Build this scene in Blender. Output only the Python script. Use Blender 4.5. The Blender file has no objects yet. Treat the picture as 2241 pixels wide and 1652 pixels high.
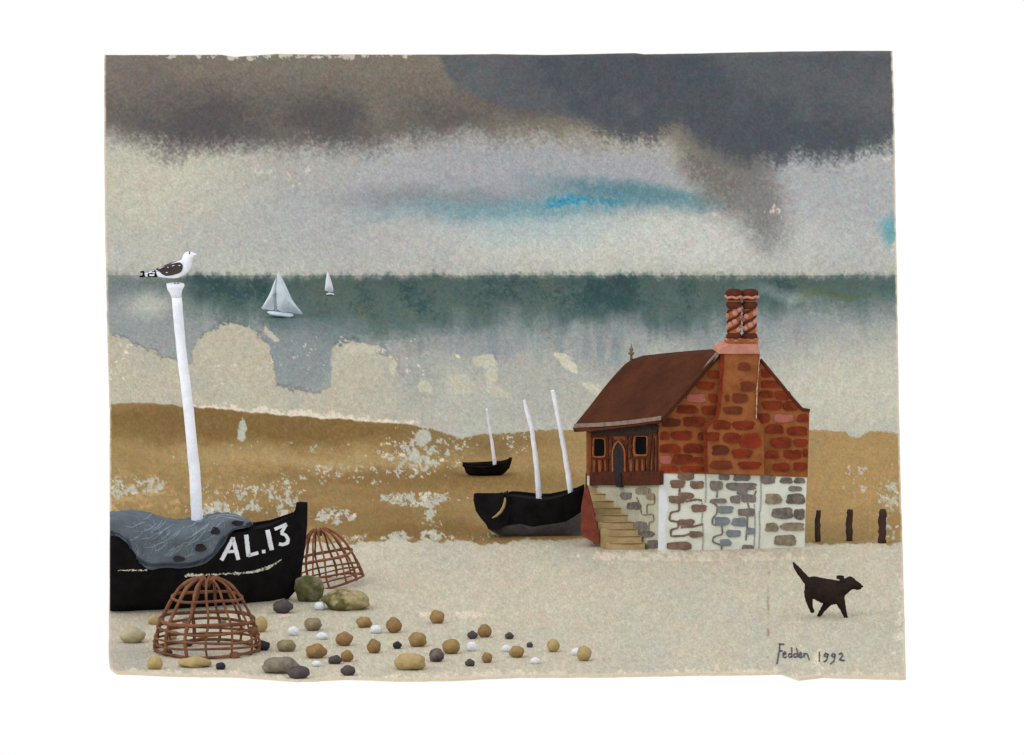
import bpy, math, random
import numpy as np
from mathutils import Vector
from mathutils.bvhtree import BVHTree
random.seed(7)
S = bpy.context.scene
COL = S.collection
# ------------------------------------------------------------------ camera
FPX, CX, CY = 30000.0, 1120.5, 826.0          # focal length and centre on a 2241 x 1652 sheet
ELEV = math.radians(9.0)
CAM = Vector((0, -300*math.cos(ELEV), 300*math.sin(ELEV)))
PITCH = ELEV - math.atan((1205-CY)/FPX)
FW = Vector((0, math.cos(PITCH), -math.sin(PITCH)))
UP = Vector((0, math.sin(PITCH), math.cos(PITCH)))
cam = bpy.data.cameras.new('Camera'); camo = bpy.data.objects.new('Camera', cam); COL.objects.link(camo)
camo.location = CAM; camo.rotation_euler = (math.pi/2-PITCH, 0, 0)
cam.sensor_width = 36; cam.lens = 36*FPX/2241; cam.clip_start = 1; cam.clip_end = 3000
S.camera = camo
def ray(px, py): return FW*FPX + Vector((1,0,0))*(px-CX) + UP*(CY-py)
def pt(px, py, Y):                              # point of the upright plane y = Y
    d = ray(px, py); return CAM + d*((Y-CAM.y)/d.y)
def gp(px, py, z=0.0):                          # point of the level ground
    d = ray(px, py); return CAM + d*((z-CAM.z)/d.z)
def gY(py, px=CX): return gp(px, py).y
D = 0.01
# ------------------------------------------------------------------ light
w = bpy.data.worlds.new('World'); S.world = w; w.use_nodes = True
nt = w.node_tree; nt.nodes.clear()
out = nt.nodes.new('ShaderNodeOutputWorld'); add = nt.nodes.new('ShaderNodeAddShader')
b1 = nt.nodes.new('ShaderNodeBackground'); b1.inputs[0].default_value = (1,1,1,1); b1.inputs[1].default_value = 1.0
b2 = nt.nodes.new('ShaderNodeBackground'); b2.inputs[1].default_value = 0.01
sk = nt.nodes.new('ShaderNodeTexSky'); sk.sky_type = 'NISHITA'; sk.sun_disc = False
SUN_EL, SUN_AZ = math.radians(42), math.radians(-130)
sk.sun_elevation = SUN_EL; sk.sun_rotation = SUN_AZ
nt.links.new(sk.outputs[0], b2.inputs[0]); nt.links.new(b1.outputs[0], add.inputs[0]); nt.links.new(b2.outputs[0], add.inputs[1])
nt.links.new(add.outputs[0], out.inputs[0])
sl = bpy.data.lights.new('Sun', 'SUN'); sl.energy = .8; sl.angle = math.radians(24); sl.color = (1,.96,.9)
so = bpy.data.objects.new('Sun', sl); COL.objects.link(so)
sd = Vector((math.sin(SUN_AZ)*math.cos(SUN_EL), math.cos(SUN_AZ)*math.cos(SUN_EL), math.sin(SUN_EL)))
so.rotation_euler = sd.to_track_quat('Z', 'Y').to_euler()
S.view_settings.view_transform = 'Standard'; S.view_settings.look = 'None'
S.view_settings.exposure = 0; S.view_settings.gamma = 1
# ------------------------------------------------------------------ colour
def s2l(c): c = c/255.0; return c/12.92 if c <= .04045 else ((c+.055)/1.055)**2.4
def lin(rgb, k=1.0): return tuple(min(.95, s2l(c)*k) for c in rgb)
MATS = {}
def paint(name, rgb, rgb2=None, scale=3.0, grain=.10, bump=.5, rough=.92, k=1.0, gs=26, lo=.42, hi=.62, spec=.03):
    """matt gouache-like paint: two pigments mixed by noise, fine granulation, toothy surface"""
    if name in MATS: return MATS[name]
    m = bpy.data.materials.new(name); m.use_nodes = True; n = m.node_tree; L = n.links
    b = n.nodes['Principled BSDF']; b.inputs['Roughness'].default_value = rough
    b.inputs['Specular IOR Level'].default_value = spec
    tc = n.nodes.new('ShaderNodeTexCoord')
    rgb2 = rgb2 or tuple(max(0, c*.84) for c in rgb)
    n1 = n.nodes.new('ShaderNodeTexNoise'); n1.inputs['Scale'].default_value = scale; n1.inputs['Detail'].default_value = 6
    n1.inputs['Roughness'].default_value = .65
    L.new(tc.outputs['Object'], n1.inputs['Vector'])
    mr = n.nodes.new('ShaderNodeMapRange'); mr.inputs[1].default_value = lo; mr.inputs[2].default_value = hi
    L.new(n1.outputs['Fac'], mr.inputs[0])
    mx = n.nodes.new('ShaderNodeMix'); mx.data_type = 'RGBA'
    mx.inputs['A'].default_value = (*lin(rgb, k), 1); mx.inputs['B'].default_value = (*lin(rgb2, k), 1)
    L.new(mr.outputs[0], mx.inputs['Factor'])
    n2 = n.nodes.new('ShaderNodeTexNoise'); n2.inputs['Scale'].default_value = gs; n2.inputs['Detail'].default_value = 5
    n2.inputs['Roughness'].default_value = .7
    L.new(tc.outputs['Object'], n2.inputs['Vector'])
    m2 = n.nodes.new('ShaderNodeMapRange'); m2.inputs[1].default_value = .3; m2.inputs[2].default_value = .7
    m2.inputs[3].default_value = 1-grain; m2.inputs[4].default_value = 1+grain
    L.new(n2.outputs['Fac'], m2.inputs[0])
    sc = n.nodes.new('ShaderNodeVectorMath'); sc.operation = 'SCALE'
    L.new(mx.outputs['Result'], sc.inputs[0]); L.new(m2.outputs[0], sc.inputs['Scale'])
    L.new(sc.outputs[0], b.inputs['Base Color'])
    bp = n.nodes.new('ShaderNodeBump'); bp.inputs['Strength'].default_value = bump; bp.inputs['Distance'].default_value = .02
    L.new(n2.outputs['Fac'], bp.inputs['Height']); L.new(bp.outputs[0], b.inputs['Normal'])
    MATS[name] = m; return m
# ------------------------------------------------------------------ mesh helpers
class MB:
    def __init__(s): s.v = []; s.f = []; s.m = []; s.sm = []
    def add(s, vs, fs, mi=0, smooth=False):
        o = len(s.v); s.v += [Vector(v) for v in vs]
        for f in fs: s.f.append([i+o for i in f]); s.m.append(mi); s.sm.append(smooth)
        return o
    def grid(s, rows, mi=0, smooth=True, closed=False):
        nr, nc = len(rows), len(rows[0]); vs = [p for r in rows for p in r]; fs = []
        for i in range(nr-1):
            for j in range(nc if closed else nc-1):
                a, b = i*nc+j, i*nc+(j+1) % nc; fs.append([a, b, b+nc, a+nc])
        s.add(vs, fs, mi, smooth)
    def prism(s, front, back, mi=0, cap_back=True):
        n = len(front); fs = [list(range(n))]
        if cap_back: fs.append(list(range(2*n-1, n-1, -1)))
        for i in range(n): j = (i+1) % n; fs.append([i, i+n, j+n, j])
        s.add(list(front)+list(back), fs, mi)
    def tube(s, pts, rad, mi=0, n=8, caps=True, jit=0.0):
        pts = [Vector(p) for p in pts]; rows = []
        if not hasattr(rad, '__len__'): rad = [rad]*len(pts)
        for i, p in enumerate(pts):
            t = (pts[min(i+1, len(pts)-1)]-pts[max(i-1, 0)])
            if t.length < 1e-9: t = Vector((0,0,1))
            t.normalize(); a = t.cross(Vector((0,1,0)))
            if a.length < .1: a = t.cross(Vector((1,0,0)))
            a.normalize(); b = t.cross(a)
            rows.append([p+(a*math.cos(2*math.pi*k/n)+b*math.sin(2*math.pi*k/n))*rad[i]*(1+random.uniform(-jit, jit)) for k in range(n)])
        o = len(s.v); s.grid(rows, mi, True, True)
        if caps:
            s.f.append([o+k for k in range(n)][::-1]); s.m.append(mi); s.sm.append(False)
            s.f.append([o+(len(rows)-1)*n+k for k in range(n)]); s.m.append(mi); s.sm.append(False)
    def lathe(s, c, prof, mi=0, n=20, ax=None):      # prof: (radius, height) from the base point c
        ax = (ax or Vector((0,0,1))).normalized(); a = ax.cross(Vector((0,1,0))).normalized(); b = ax.cross(a)
        rows = [[c+ax*z+(a*math.cos(2*math.pi*k/n)+b*math.sin(2*math.pi*k/n))*r for k in range(n)] for r, z in prof]
        s.grid(rows, mi, True, True)
    def ball(s, c, r, mi=0, nu=14, nv=9, jit=0.0, seed=0):
        rr = random.Random(seed); ph = [rr.uniform(0, 6.28) for _ in range(8)]; rows = []
        for i in range(nv+1):
            t = math.pi*i/nv; row = []
            for j in range(nu):
                p = 2*math.pi*j/nu; d = Vector((math.sin(t)*math.cos(p), math.sin(t)*math.sin(p), math.cos(t)))
                k = 1+jit*(math.sin(2.1*d.x*2+ph[0])*math.cos(2*d.z*1.7+ph[1])+.6*math.sin(5*d.x+ph[2])*math.cos(4*d.z+ph[3])+.35*math.sin(9*d.z+ph[4]+6*d.x)+.4*math.sin(4*d.y+ph[5]))
                row.append(Vector(c)+Vector((d.x*r[0], d.y*r[1], d.z*r[2]))*k)
            rows.append(row)
        s.grid(rows, mi, True, True)
    def bvh(s): return BVHTree.FromPolygons(s.v, s.f)
    def build(s, name, mats, parent=None, loc=None):
        if not isinstance(mats, (list, tuple)): mats = [mats]
        base = Vector((0,0,0)); q = parent
        while q: base = base+q.location; q = q.parent
        if loc is not None: base = base+Vector(loc)
        me = bpy.data.meshes.new(name); me.from_pydata([v-base for v in s.v], [], s.f); me.update()
        for m in mats: me.materials.append(m)
        me.polygons.foreach_set('material_index', s.m); me.polygons.foreach_set('use_smooth', s.sm)
        bm_fix(me)
        o = bpy.data.objects.new(name, me); COL.objects.link(o)
        if loc is not None: o.location = loc
        if parent: o.parent = parent
        return o
import bmesh
def bm_fix(me):
    b = bmesh.new(); b.from_mesh(me); bmesh.ops.recalc_face_normals(b, faces=b.faces[:]); b.to_mesh(me); b.free()
def tag(o, label=None, cat=None, group=None, kind=None):
    if label: o['label'] = label
    if cat: o['category'] = cat
    if group: o['group'] = group
    if kind: o['kind'] = kind
    return o
def thing(name, loc, label, cat, group=None):
    o = bpy.data.objects.new(name, None); COL.objects.link(o); o.location = loc; o.empty_display_size = .2
    return tag(o, label, cat, group)
def remeshed(mb, name, mats, voxel, parent=None, loc=None, smooth=4, disp=0.0, dscale=20):
    """one continuous skin over all the pieces of mb"""
    o = mb.build('tmp', mats)
    r = o.modifiers.new('r', 'REMESH'); r.mode = 'VOXEL'; r.voxel_size = voxel
    sm = o.modifiers.new('s', 'SMOOTH'); sm.iterations = smooth; sm.factor = .5
    me = bpy.data.meshes.new_from_object(o.evaluated_get(bpy.context.evaluated_depsgraph_get()))
    bpy.data.objects.remove(o)
    n = MB(); n.v = [v.co.copy() for v in me.vertices]; n.f = [list(p.vertices) for p in me.polygons]
    n.m = [0]*len(n.f); n.sm = [True]*len(n.f)
    if disp:
        from mathutils import noise
        nor = [v.normal.copy() for v in me.vertices]
        n.v = [v+nn*disp*noise.noise(v*dscale) for v, nn in zip(n.v, nor)]
    return n
def wob(x0, y0, x1, y1, n=18, rough=.07, sq=3.2):     # a brush-stroke rectangle
    cx, cy, a, b = (x0+x1)/2, (y0+y1)/2, (x1-x0)/2, (y1-y0)/2; o = []
    ph = [random.uniform(0, 6.28) for _ in range(4)]
    for i in range(n):
        t = 2*math.pi*i/n; c, s_ = math.cos(t), math.sin(t)
        k = (abs(c)**sq+abs(s_)**sq)**(-1/sq)*(1+rough*(math.sin(3*t+ph[0])+.7*math.sin(5*t+ph[1])+.6*random.uniform(-1, 1)))
        o.append((cx+a*k*c, cy+b*k*s_))
    return o
def stroke(bvh, pts, width, mb, off=.012, mi=0, step=2.0, jit=.0):
    """ribbon of paint laid on whatever surface lies behind these points"""
    P = []; W = []
    if not hasattr(width, '__len__'): width = [width]*len(pts)
    for i in range(len(pts)-1):
        (xa, ya), (xb, yb) = pts[i], pts[i+1]; n = max(1, int(math.hypot(xb-xa, yb-ya)/step))
        for k in range(n): t = k/n; P.append((xa+(xb-xa)*t, ya+(yb-ya)*t)); W.append(width[i]+(width[i+1]-width[i])*t)
    P.append(pts[-1]); W.append(width[-1]); rows = []
    for i, (x, y) in enumerate(P):
        a, b = P[max(0, i-1)], P[min(len(P)-1, i+1)]; dx, dy = b[0]-a[0], b[1]-a[1]; l = math.hypot(dx, dy) or 1
        nx, ny = -dy/l, dx/l; h = W[i]/2; r = []
        for s_ in (-1, 1):
            hh = h*(1+random.uniform(-jit, jit)); d = ray(x+nx*hh*s_, y+ny*hh*s_).normalized()
            hit, nor, _, _ = bvh.ray_cast(CAM, d)
            if hit is None: r = None; break
            if nor.dot(d) > 0: nor = -nor
            r.append((hit, nor))
        if r is None:
            if len(rows) > 1: emit_ribbon(mb, rows, off, mi)
            rows = []; continue
        rows.append(r)
    if len(rows) > 1: emit_ribbon(mb, rows, off, mi)
def emit_ribbon(mb, rows, off, mi):
    top = [[p+n*off for p, n in r] for r in rows]
    full = [[r[0][0]-r[0][1]*.01, t[0], t[1], r[1][0]-r[1][1]*.01] for r, t in zip(rows, top)]
    mb.grid(full, mi, False)
def patch(bvh, poly, mb, off=.012, mi=0):
    f, bk = [], []
    for x, y in poly:
        d = ray(x, y).normalized(); hit, nor, _, _ = bvh.ray_cast(CAM, d)
        if hit is None: return
        if nor.dot(d) > 0: nor = -nor
        f.append(hit+nor*off); bk.append(hit-nor*.01)
    mb.prism(f, bk, mi)
# ------------------------------------------------------------------ the washes of ground, sea and sky
_tab = [np.random.RandomState(k).rand(256, 256) for k in range(24)]
def vn(x, y, sd=0):
    t = _tab[sd % 24]; xi = np.floor(x).astype(int); yi = np.floor(y).astype(int); fx = x-xi; fy = y-yi
    fx = fx*fx*(3-2*fx); fy = fy*fy*(3-2*fy); a, b = xi & 255, (xi+1) & 255; c, d = yi & 255, (yi+1) & 255
    return (t[a, c]*(1-fx)+t[b, c]*fx)*(1-fy)+(t[a, d]*(1-fx)+t[b, d]*fx)*fy
def fbm(x, y, sc, sd=0, o=5, g=.55):
    r = 0; amp = 1; tot = 0; x = x/sc; y = y/sc
    for k in range(o): r = r+amp*vn(x, y, sd+k); tot += amp; amp *= g; x = x*2.03+17.1; y = y*2.03+5.7
    return r/tot*2-1
def ss(a, b, x): t = np.clip((x-a)/(b-a), 0, 1); return t*t*(3-2*t)
def cur(px, pts): p = np.array(pts, float); return np.interp(px, p[:, 0], p[:, 1])
def mixc(c, rgb, m): m = np.clip(m, 0, 1)[..., None]; return c*(1-m)+np.array(rgb, float)*m
def bl(x, y, cx, cy, rx, ry, soft=.5, ang=0):
    dx, dy = x-cx, y-cy; a = math.radians(ang); u = (dx*math.cos(a)+dy*math.sin(a))/rx; v = (-dx*math.sin(a)+dy*math.cos(a))/ry
    return 1-ss(1-soft, 1+soft, np.sqrt(u*u+v*v))
BEIGE = (226,213,192)
COAST = [(200,886),(300,882),(400,888),(500,897),(600,908),(700,915),(800,922),(900,930),(960,945),(1010,962),(1050,950),(1100,947),(1200,942),(1280,940),(1500,940),(1770,940),(1800,942),(1850,946),(1862,958),(1880,958),(1900,943),(1940,944),(1960,950),(2000,950)]
SAND = [(200,1192),(720,1190),(800,1187),(840,1186),(862,1172),(880,1176),(900,1187),(930,1176),(950,1186),(1000,1186),(1060,1190),(1280,1174),(1500,1188),(2000,1190)]
def rag(px, pts, a, sd, sc=22): return cur(px, pts)+a*fbm(px, px*0+3.3, sc, sd)
def coast(px): return rag(px, COAST, 4, 3)
def sandtop(px): return rag(px, SAND, 9, 9, 24)
def field(px, py):
    wx = px+26*fbm(px, py, 90, 1)+7*fbm(px, py, 18, 5, 3); wy = py+22*fbm(px, py, 90, 6)+8*fbm(px, py, 16, 11, 3)
    g1 = fbm(px, py, 5, 2, 3, .8); g2 = fbm(px+py*.5, py, 13, 8, 4, .7); gr = g1*.6+g2*.6        # granulation
    fine = fbm(px, py, 4.2, 2, 2, .9)*.8+fbm(px+py*.4, py, 8.5, 8, 3, .8)*.55; e = 15*fine
    c = np.zeros(px.shape+(3,))+np.array((188,187,175.))
    # --- sky: pale wash, grey bank, brown cloud, slate cloud
    c = mixc(c, (162,163,168), bl(wx, wy, 1150, 385, 440, 75, .6)*.95)
    c = mixc(c, (168,170,172), bl(wx, wy, 820, 470, 400, 110, .8)*.7); c = mixc(c, (172,171,172), np.clip(fbm(px, py*.3, 70, 22, 4), 0, 1)*.8)
    c = mixc(c, (170,172,174), bl(wx, wy, 1800, 430, 270, 130, .6)*.9)
    c = mixc(c, (200,195,174), bl(wx, wy, 330, 400, 190, 95, .8)*.7)
    c = mixc(c, (200,200,192), bl(wx, wy, 1400, 525, 420, 52, .7)*.85)
    c = mixc(c, (176,170,160), bl(wx, wy, 620, 380, 130, 40, .6)*.4)
    c = mixc(c, (128,134,138), bl(wx, wy, 950, 432, 190, 24, .8)*.65)
    c = mixc(c, (106,150,160), bl(wx, wy+.04*(px-1150), 1200, 452, 300, 25, .85)*(.72+.5*fine))
    c = mixc(c, (92,130,140), bl(wx, wy, 1380, 422, 170, 21, .9, 6)*(.85+.4*fine))
    c = mixc(c, (34,140,178), bl(wx, wy, 1270, 440, 70, 7, .9)*(.6+1.1*fine))
    c = mixc(c, (150,178,184), bl(wx, wy, 1170, 495, 170, 38, .8)*.45)
    c = mixc(c, (96,160,172), bl(wx, wy, 1958, 508, 34, 24, .7)*.85)
    brown = np.zeros(px.shape+(3,))+np.array((127,119,108.))
    brown = mixc(brown, (92,87,87), ss(140, 260, wy)*(1-ss(1150, 1350, wx))*(.8+.8*fbm(px, py, 120, 13))+fine*.4)
    brown = mixc(brown, (112,103,100), bl(wx, wy, 330, 175, 60, 40, .8)*.5)
    brown = mixc(brown, (140,130,112), bl(wx, wy, 1300, 285, 180, 45, .8)*.6)
    bb = cur(wx, [(230,288),(300,305),(400,325),(500,318),(600,322),(700,318),(800,322),(900,300),(1000,296),(1200,300),(1350,312),(1450,296),(1560,300),(1620,320)])
    m = 1-ss(-40, 38, py-bb+e*1.9+14*fbm(px, py, 60, 4, 3)-26*np.clip(fbm(px, py*.25, 34, 12, 3), 0, 1)); m = m*(px < 1640)
    c = c*(1-m[..., None])+brown*m[..., None]
    c = mixc(c, (170,160,135), bl(wx, wy, 1500, 300, 40, 34, .8)*.5)
    st = bl(wx, wy, 1584, 362, 150, 66, .75, 50)
    c = mixc(c, (116,110,104), np.clip(st*(1.0+.7*fine), 0, .95))
    c = mixc(c, (128,127,126), bl(wx, wy, 1652, 455, 85, 40, .8, 72)*(.8+.7*fine))
    sb = cur(px+8*fbm(px, py, 40, 2), [(940,60),(958,112),(975,150),(1000,186),(1050,213),(1110,235),(1200,248),(1270,262),(1330,292),(1400,300),(1450,284),(1490,272),(1530,300),(1600,345),(1700,352),(1740,335),(1800,345),(1860,338),(1920,318),(1975,296)])
    tail = ss(1150, 1400, px)
    m = 1-ss(-12-14*tail, 12+18*tail, py-sb+e*(.9+.9*tail)+9*fbm(px, py, 50, 7, 3)*tail-34*tail*np.clip(fbm(px, py*.2, 26, 20, 3), 0, 1))
    sl_ = np.zeros(px.shape+(3,))+np.array((93,96,100.))
    sl_ = mixc(sl_, (76,81,88), np.clip(ss(.0, .5, fbm(px, py, 150, 15)+.25*tail)*.7+.35*fine, 0, 1))
    sl_ = mixc(sl_, (112,111,111), bl(wx, wy, 1050, 165, 70, 70, .8)*.4+ss(130, 112, py)*.5+bl(wx, wy, 1930, 220, 60, 110, .8)*.3)
    c = c*(1-m[..., None])+sl_*m[..., None]
    # --- sea
    top = 605+10*fine+7*fbm(px, py, 60, 12)+3-7*vn(px/10., py*0, 4)-2*vn(px/4.5, py*0, 9); mt = ss(-11, 11, py-top)
    sea = np.zeros(px.shape+(3,))+np.array((152,157,157.))
    vb = fbm(px, py*.22, 42, 18, 4, .65); sea = mixc(sea, (184,182,169), ss(700, 870, wy+60*vb)*.95); sea = mixc(sea, (126,136,140), ss(.05, .5, fbm(px, py*.2, 30, 13, 4))*bl(px, py, 1150, 740, 900, 70, .6)*.55)
    lowb = cur(px, [(230,650),(330,668),(430,685),(560,700),(700,740),(850,728),(1000,716),(1200,712),(1400,708),(1500,720),(1650,690),(1800,682),(1960,670)])
    t = 1-ss(-44, 36, py-lowb+20*fbm(px, py, 60, 10)+e*1.5-34*np.clip(vb, -.4, 1))
    teal = np.zeros(px.shape+(3,))+np.array((88,108,103.))
    teal = mixc(teal, (48,76,80), ss(-.2, .5, fbm(px, py, 90, 16)+fine*.5+.25*bl(px, py, 1240, 635, 330, 40, .6))*.85)
    teal = mixc(teal, (98,110,98), ss(.0, .5, fbm(px, py, 80, 18)-fine*.4)*.6)
    leftf = ss(330, 470, px+30*fbm(px, py, 60, 14))
    t = t*(.42+.58*leftf)
    sea = sea*(1-t[..., None])+teal*t[..., None]
    sea = mixc(sea, (108,126,128), bl(wx, wy, 690, 735, 90, 40, .8)*.6)
    sea = mixc(sea, (186,187,176), bl(wx, wy, 325, 668, 46, 30, .8)*.95)
    sea = mixc(sea, (92,104,66), bl(wx, wy, 1810, 648, 90, 7, .9)*(.5+.8*gr))
    sea = mixc(sea, (160,176,172), (bl(wx, wy, 1710, 640, 60, 14, .9, 12))*.5+bl(wx, wy, 1735, 655, 14, 16, .9)*.3)
    sea = mixc(sea, (198,194,176), bl(wx, wy, 1900, 850, 240, 100, .7)*.9)
    sea = mixc(sea, (172,172,162), bl(wx, wy, 1180, 850, 110, 60, .8)*.8)
    sea = mixc(sea, (150,153,150), bl(wx, wy, 900, 830, 60, 60, .8)*.45)
    sea = mixc(sea, (142,148,150), bl(wx, wy, 1080, 750, 120, 30, .8)*.5)
    ct = cur(px+9*fbm(px, py, 24, 8, 4, .7), [(230,728),(300,762),(340,768),(398,800),(420,796),(432,738),(470,716),(545,708),(560,738),(588,746),(596,800),(603,842),(640,856),(700,858),(722,846),(727,800),(716,772),(732,752),(775,744),(830,772),(858,775),(872,812),(890,835),(930,868),(1000,905)])
    q = py-ct+20*fbm(px, py, 30, 17, 5, .7)+5*fbm(px, py, 6, 3, 2)
    sea = mixc(sea, (138,145,147), bl(wx, wy, 660, 800, 85, 75, .5)*.9); sea = mixc(sea, (146,151,151), bl(wx, wy, 380, 760, 90, 40, .6)*.6)
    hard = 1-ss(820, 960, px)
    cream = ss(-1.5, 1.5, q)*hard
    crm = np.zeros(px.shape+(3,))+np.array((190,183,162.)); crm = mixc(crm, (181,178,163), ss(-.2, .5, fbm(px, py, 110, 19)))
    sea = sea*(1-cream[..., None])+crm*cream[..., None]
    sea = sea*(1-(.16*np.exp(-(q+3.5)**2/8)*hard*(px > 245))[..., None])
    def island(c, cx, cy, rx, ry, ang=0, col=(196,191,172), sd=3):
        r = bl(px+10*fbm(px, py, 16, sd), py+12*fbm(px, py, 16, sd+2), cx, cy, rx, ry, .08, ang); return mixc(c, col, r)
    sea = island(sea, 1062, 792, 26, 16); sea = island(sea, 1078, 822, 14, 22); sea = island(sea, 1240, 792, 30, 11, 40, (206,200,180))
    sea = island(sea, 1010, 842, 30, 26, 20, (192,188,170)); sea = island(sea, 1090, 858, 26, 12, 10, (192,188,170)); sea = island(sea, 930, 846, 18, 12, 0, (194,189,170)); sea = island(sea, 1300, 850, 30, 10, 30, (196,192,174)); sea = island(sea, 790, 762, 40, 14); sea = island(sea, 590, 735, 22, 6, 40); sea = island(sea, 1000, 776, 7, 6, 0, BEIGE); sea = island(sea, 860, 800, 10, 16)
    sp = fbm(px, py, 9, 20, 3, .6)
    zone = bl(wx, wy, 530, 800, 90, 40, .5)*.8+bl(wx, wy, 690, 770, 90, 40, .5)*.8+bl(wx, wy, 260, 800, 50, 60, .5)+bl(wx, wy, 420, 840, 60, 40, .5)*.6+bl(wx, wy, 880, 790, 60, 50, .5)*.7
    sea = mixc(sea, BEIGE, ss(0, .06, sp-(.78-.36*np.clip(zone, 0, 1)))*(zone > .02))
    cb = coast(px); dz = cb-py
    fo = bl(px, py, 680, 905, 290, 60, .3)*.9+bl(px, py, 1130, 905, 75, 40, .3)*.45
    sea = mixc(sea, BEIGE, ss(0, .25, 1.15*fo-dz/26-.55+.75*fbm(px, py, 20, 21, 4, .7))*(dz > 0))
    m = ss(-1, 1, py-cb+2*gr*ss(900, 1000, px)*3)
    sky_or_sea = c*(1-mt[..., None])+sea*mt[..., None]
    # --- brown flats
    br = np.zeros(px.shape+(3,))+np.array((162,135,88.))
    br = mixc(br, (156,129,82), ss(-.2, .5, fbm(px, py*2, 150, 3)))
    br = mixc(br, (124,96,52), bl(wx, wy, 560, 928, 440, 40, .5, 3)*np.clip(.95+.5*fine, 0, 1))
    br = mixc(br, (130,101,56), bl(wx, wy, 300, 950, 120, 22, .7)*.6)
    br = mixc(br, (130,102,58), bl(wx, wy, 960, 1052, 340, 26, .7, 2)*.85)
    br = mixc(br, (132,107,67), bl(wx, wy, 1020, 975, 140, 28, .8)*.7+bl(wx, wy, 1130, 960, 80, 20, .8)*.5)
    br = mixc(br, (134,105,62), bl(wx, wy, 700, 1125, 360, 22, .8)*.7+bl(wx, wy, 480, 985, 260, 9, .9, 3)*.6+bl(wx, wy, 800, 1085, 300, 9, .9, 2)*.5); br = mixc(br, (182,158,110), bl(wx, wy, 620, 1000, 330, 14, .9, 4)*.6); br = mixc(br, (118,89,48), bl(wx, wy, 940, 1165, 180, 22, .8)*.75)
    br = mixc(br, (174,141,90), bl(wx, wy, 1880, 1040, 130, 110, .6)*.7)
    br = mixc(br, (190,157,106), ss(.12, .2, fbm(px, py*1.8, 24, 6, 4, .65))*(bl(wx, wy, 300, 1085, 170, 50, .5)*.8+bl(wx, wy, 560, 1010, 200, 40, .6)*.35+bl(wx, wy, 1900, 1120, 60, 60, .6)*.3))
    z = (bl(px, py, 905, 1092, 100, 17, .3)*1.15+bl(px, py, 735, 1130, 50, 20, .3)*1.15+bl(px, py, 300, 1062, 70, 22, .4)*.95+bl(px, py, 560, 1085, 120, 40, .4)*.85+bl(px, py, 470, 1120, 60, 20, .4)*.9+bl(px, py, 900, 1176, 260, 12, .5)*.75+bl(px, py, 720, 1000, 260, 36, .6)*.36
         + bl(px, py, 940, 985, 100, 52, .5)*.72+bl(px, py, 1290, 900, 6, 6)+bl(px, py, 945, 1140, 22, 45, .4)*.9+bl(px, py, 1130, 970, 40, 28, .4)*.7
         + bl(px, py, 1945, 1110, 26, 75, .4)*.95+bl(px, py, 1880, 1050, 40, 40, .5)*.6+bl(px, py, 640, 1130, 30, 24, .3)+bl(px, py, 780, 1040, 160, 22, .5)*.55+bl(px, py, 250, 1110, 20, 60, .5)*.6+bl(px, py, 872, 1170, 20, 16, .3)*.9)
    z = np.clip(z, 0, 1.2); n = fbm(px, py, 11, 7, 4, .72)
    br = mixc(br, (186,184,168), ss(0, .07, n-(.66-.62*z))*(z > .02))
    br = mixc(br, BEIGE, ss(0, .08, fbm(px+40, py, 12, 17, 4, .7)-(.72-.42*z))*(z > .02)*.9)
    br = mixc(br, (184,184,168), bl(px+6*fbm(px, py, 12, 4), py+10*fbm(px, py, 12, 5), 530, 942, 9, 24, .12))
    br = mixc(br, (184,184,168), bl(px+8*fbm(px, py, 12, 4), py+8*fbm(px, py, 12, 5), 925, 960, 18, 18, .12))
    c2 = sky_or_sea*(1-m[..., None])+br*m[..., None]
    # --- pale beach
    sd_ = np.zeros(px.shape+(3,))+np.array((201,193,172.))
    sd_ = mixc(sd_, (194,190,173), ss(-.2, .4, fbm(px, py*1.5, 140, 12))*.8)
    sd_ = mixc(sd_, (204,195,174), ss(.0, .5, fbm(px, py*1.5, 200, 22))*.8)
    sd_ = mixc(sd_, (168,166,158), bl(px, py, 285, 1440, 45, 30, .5)*(.5+gr))
    sn = fbm(px, py, 16, 1, 4, .65)
    bot = bottom(px); zz = ss(22, 4, bot-py)*1.0+bl(px, py, 1530, 1217, 262, 11, .35)*1.5+bl(px, py, 1000, 1346, 95, 9, .4)*1.05+bl(px, py, 1972, 1390, 18, 110, .5)*.9+bl(px, py, 1975, 1240, 22, 40, .5)*.6+bl(px, py, 520, 1345, 140, 12, .5)*.8+bl(px, py, 1790, 1465, 14, 40, .4)*.9+.12
    sd_ = mixc(sd_, BEIGE, ss(0, .08, sn-(.66-.62*np.clip(zz, 0, 1.2)))*.92)
    sd_ = mixc(sd_, (158,124,92), (.75*np.exp(-(px-1682-4*fbm(px, py, 40, 3))**2/6)*(py > 1250)*(py < 1440)*ss(-.2, .3, fbm(px, py, 10, 9))))
    m = ss(-.6, .6, py-sandtop(px))
    c2 = c2*(1-m[..., None])+sd_*m[..., None]
    # beige scraps left bare at the top edge of the sky
    tz = ss(16, 3, py-topedge(px))*(px < 900)*(px > 330)*1.1+bl(px, py, 640, 385, 130, 26, .5)*.62+bl(px, py, 1690, 460, 22, 16, .4)*.9+bl(px, py, 1940, 345, 14, 20, .4)*.9+bl(px, py, 1566, 468, 10, 7, .4)*1.0+bl(px, py, 1958, 560, 8, 40, .5)
    c2 = mixc(c2, (212,204,186), ss(0, .1, fbm(px, py, 14, 23, 4, .65)-(.6-.55*np.clip(tz, 0, 1.1)))*(tz > .02)*.85*(py < 600))
    gran = 1+.075*g1+.045*g2+.10*fbm(px, py, 3.0, 14, 2, .9)
    c2 = c2*gran[..., None]
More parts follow.
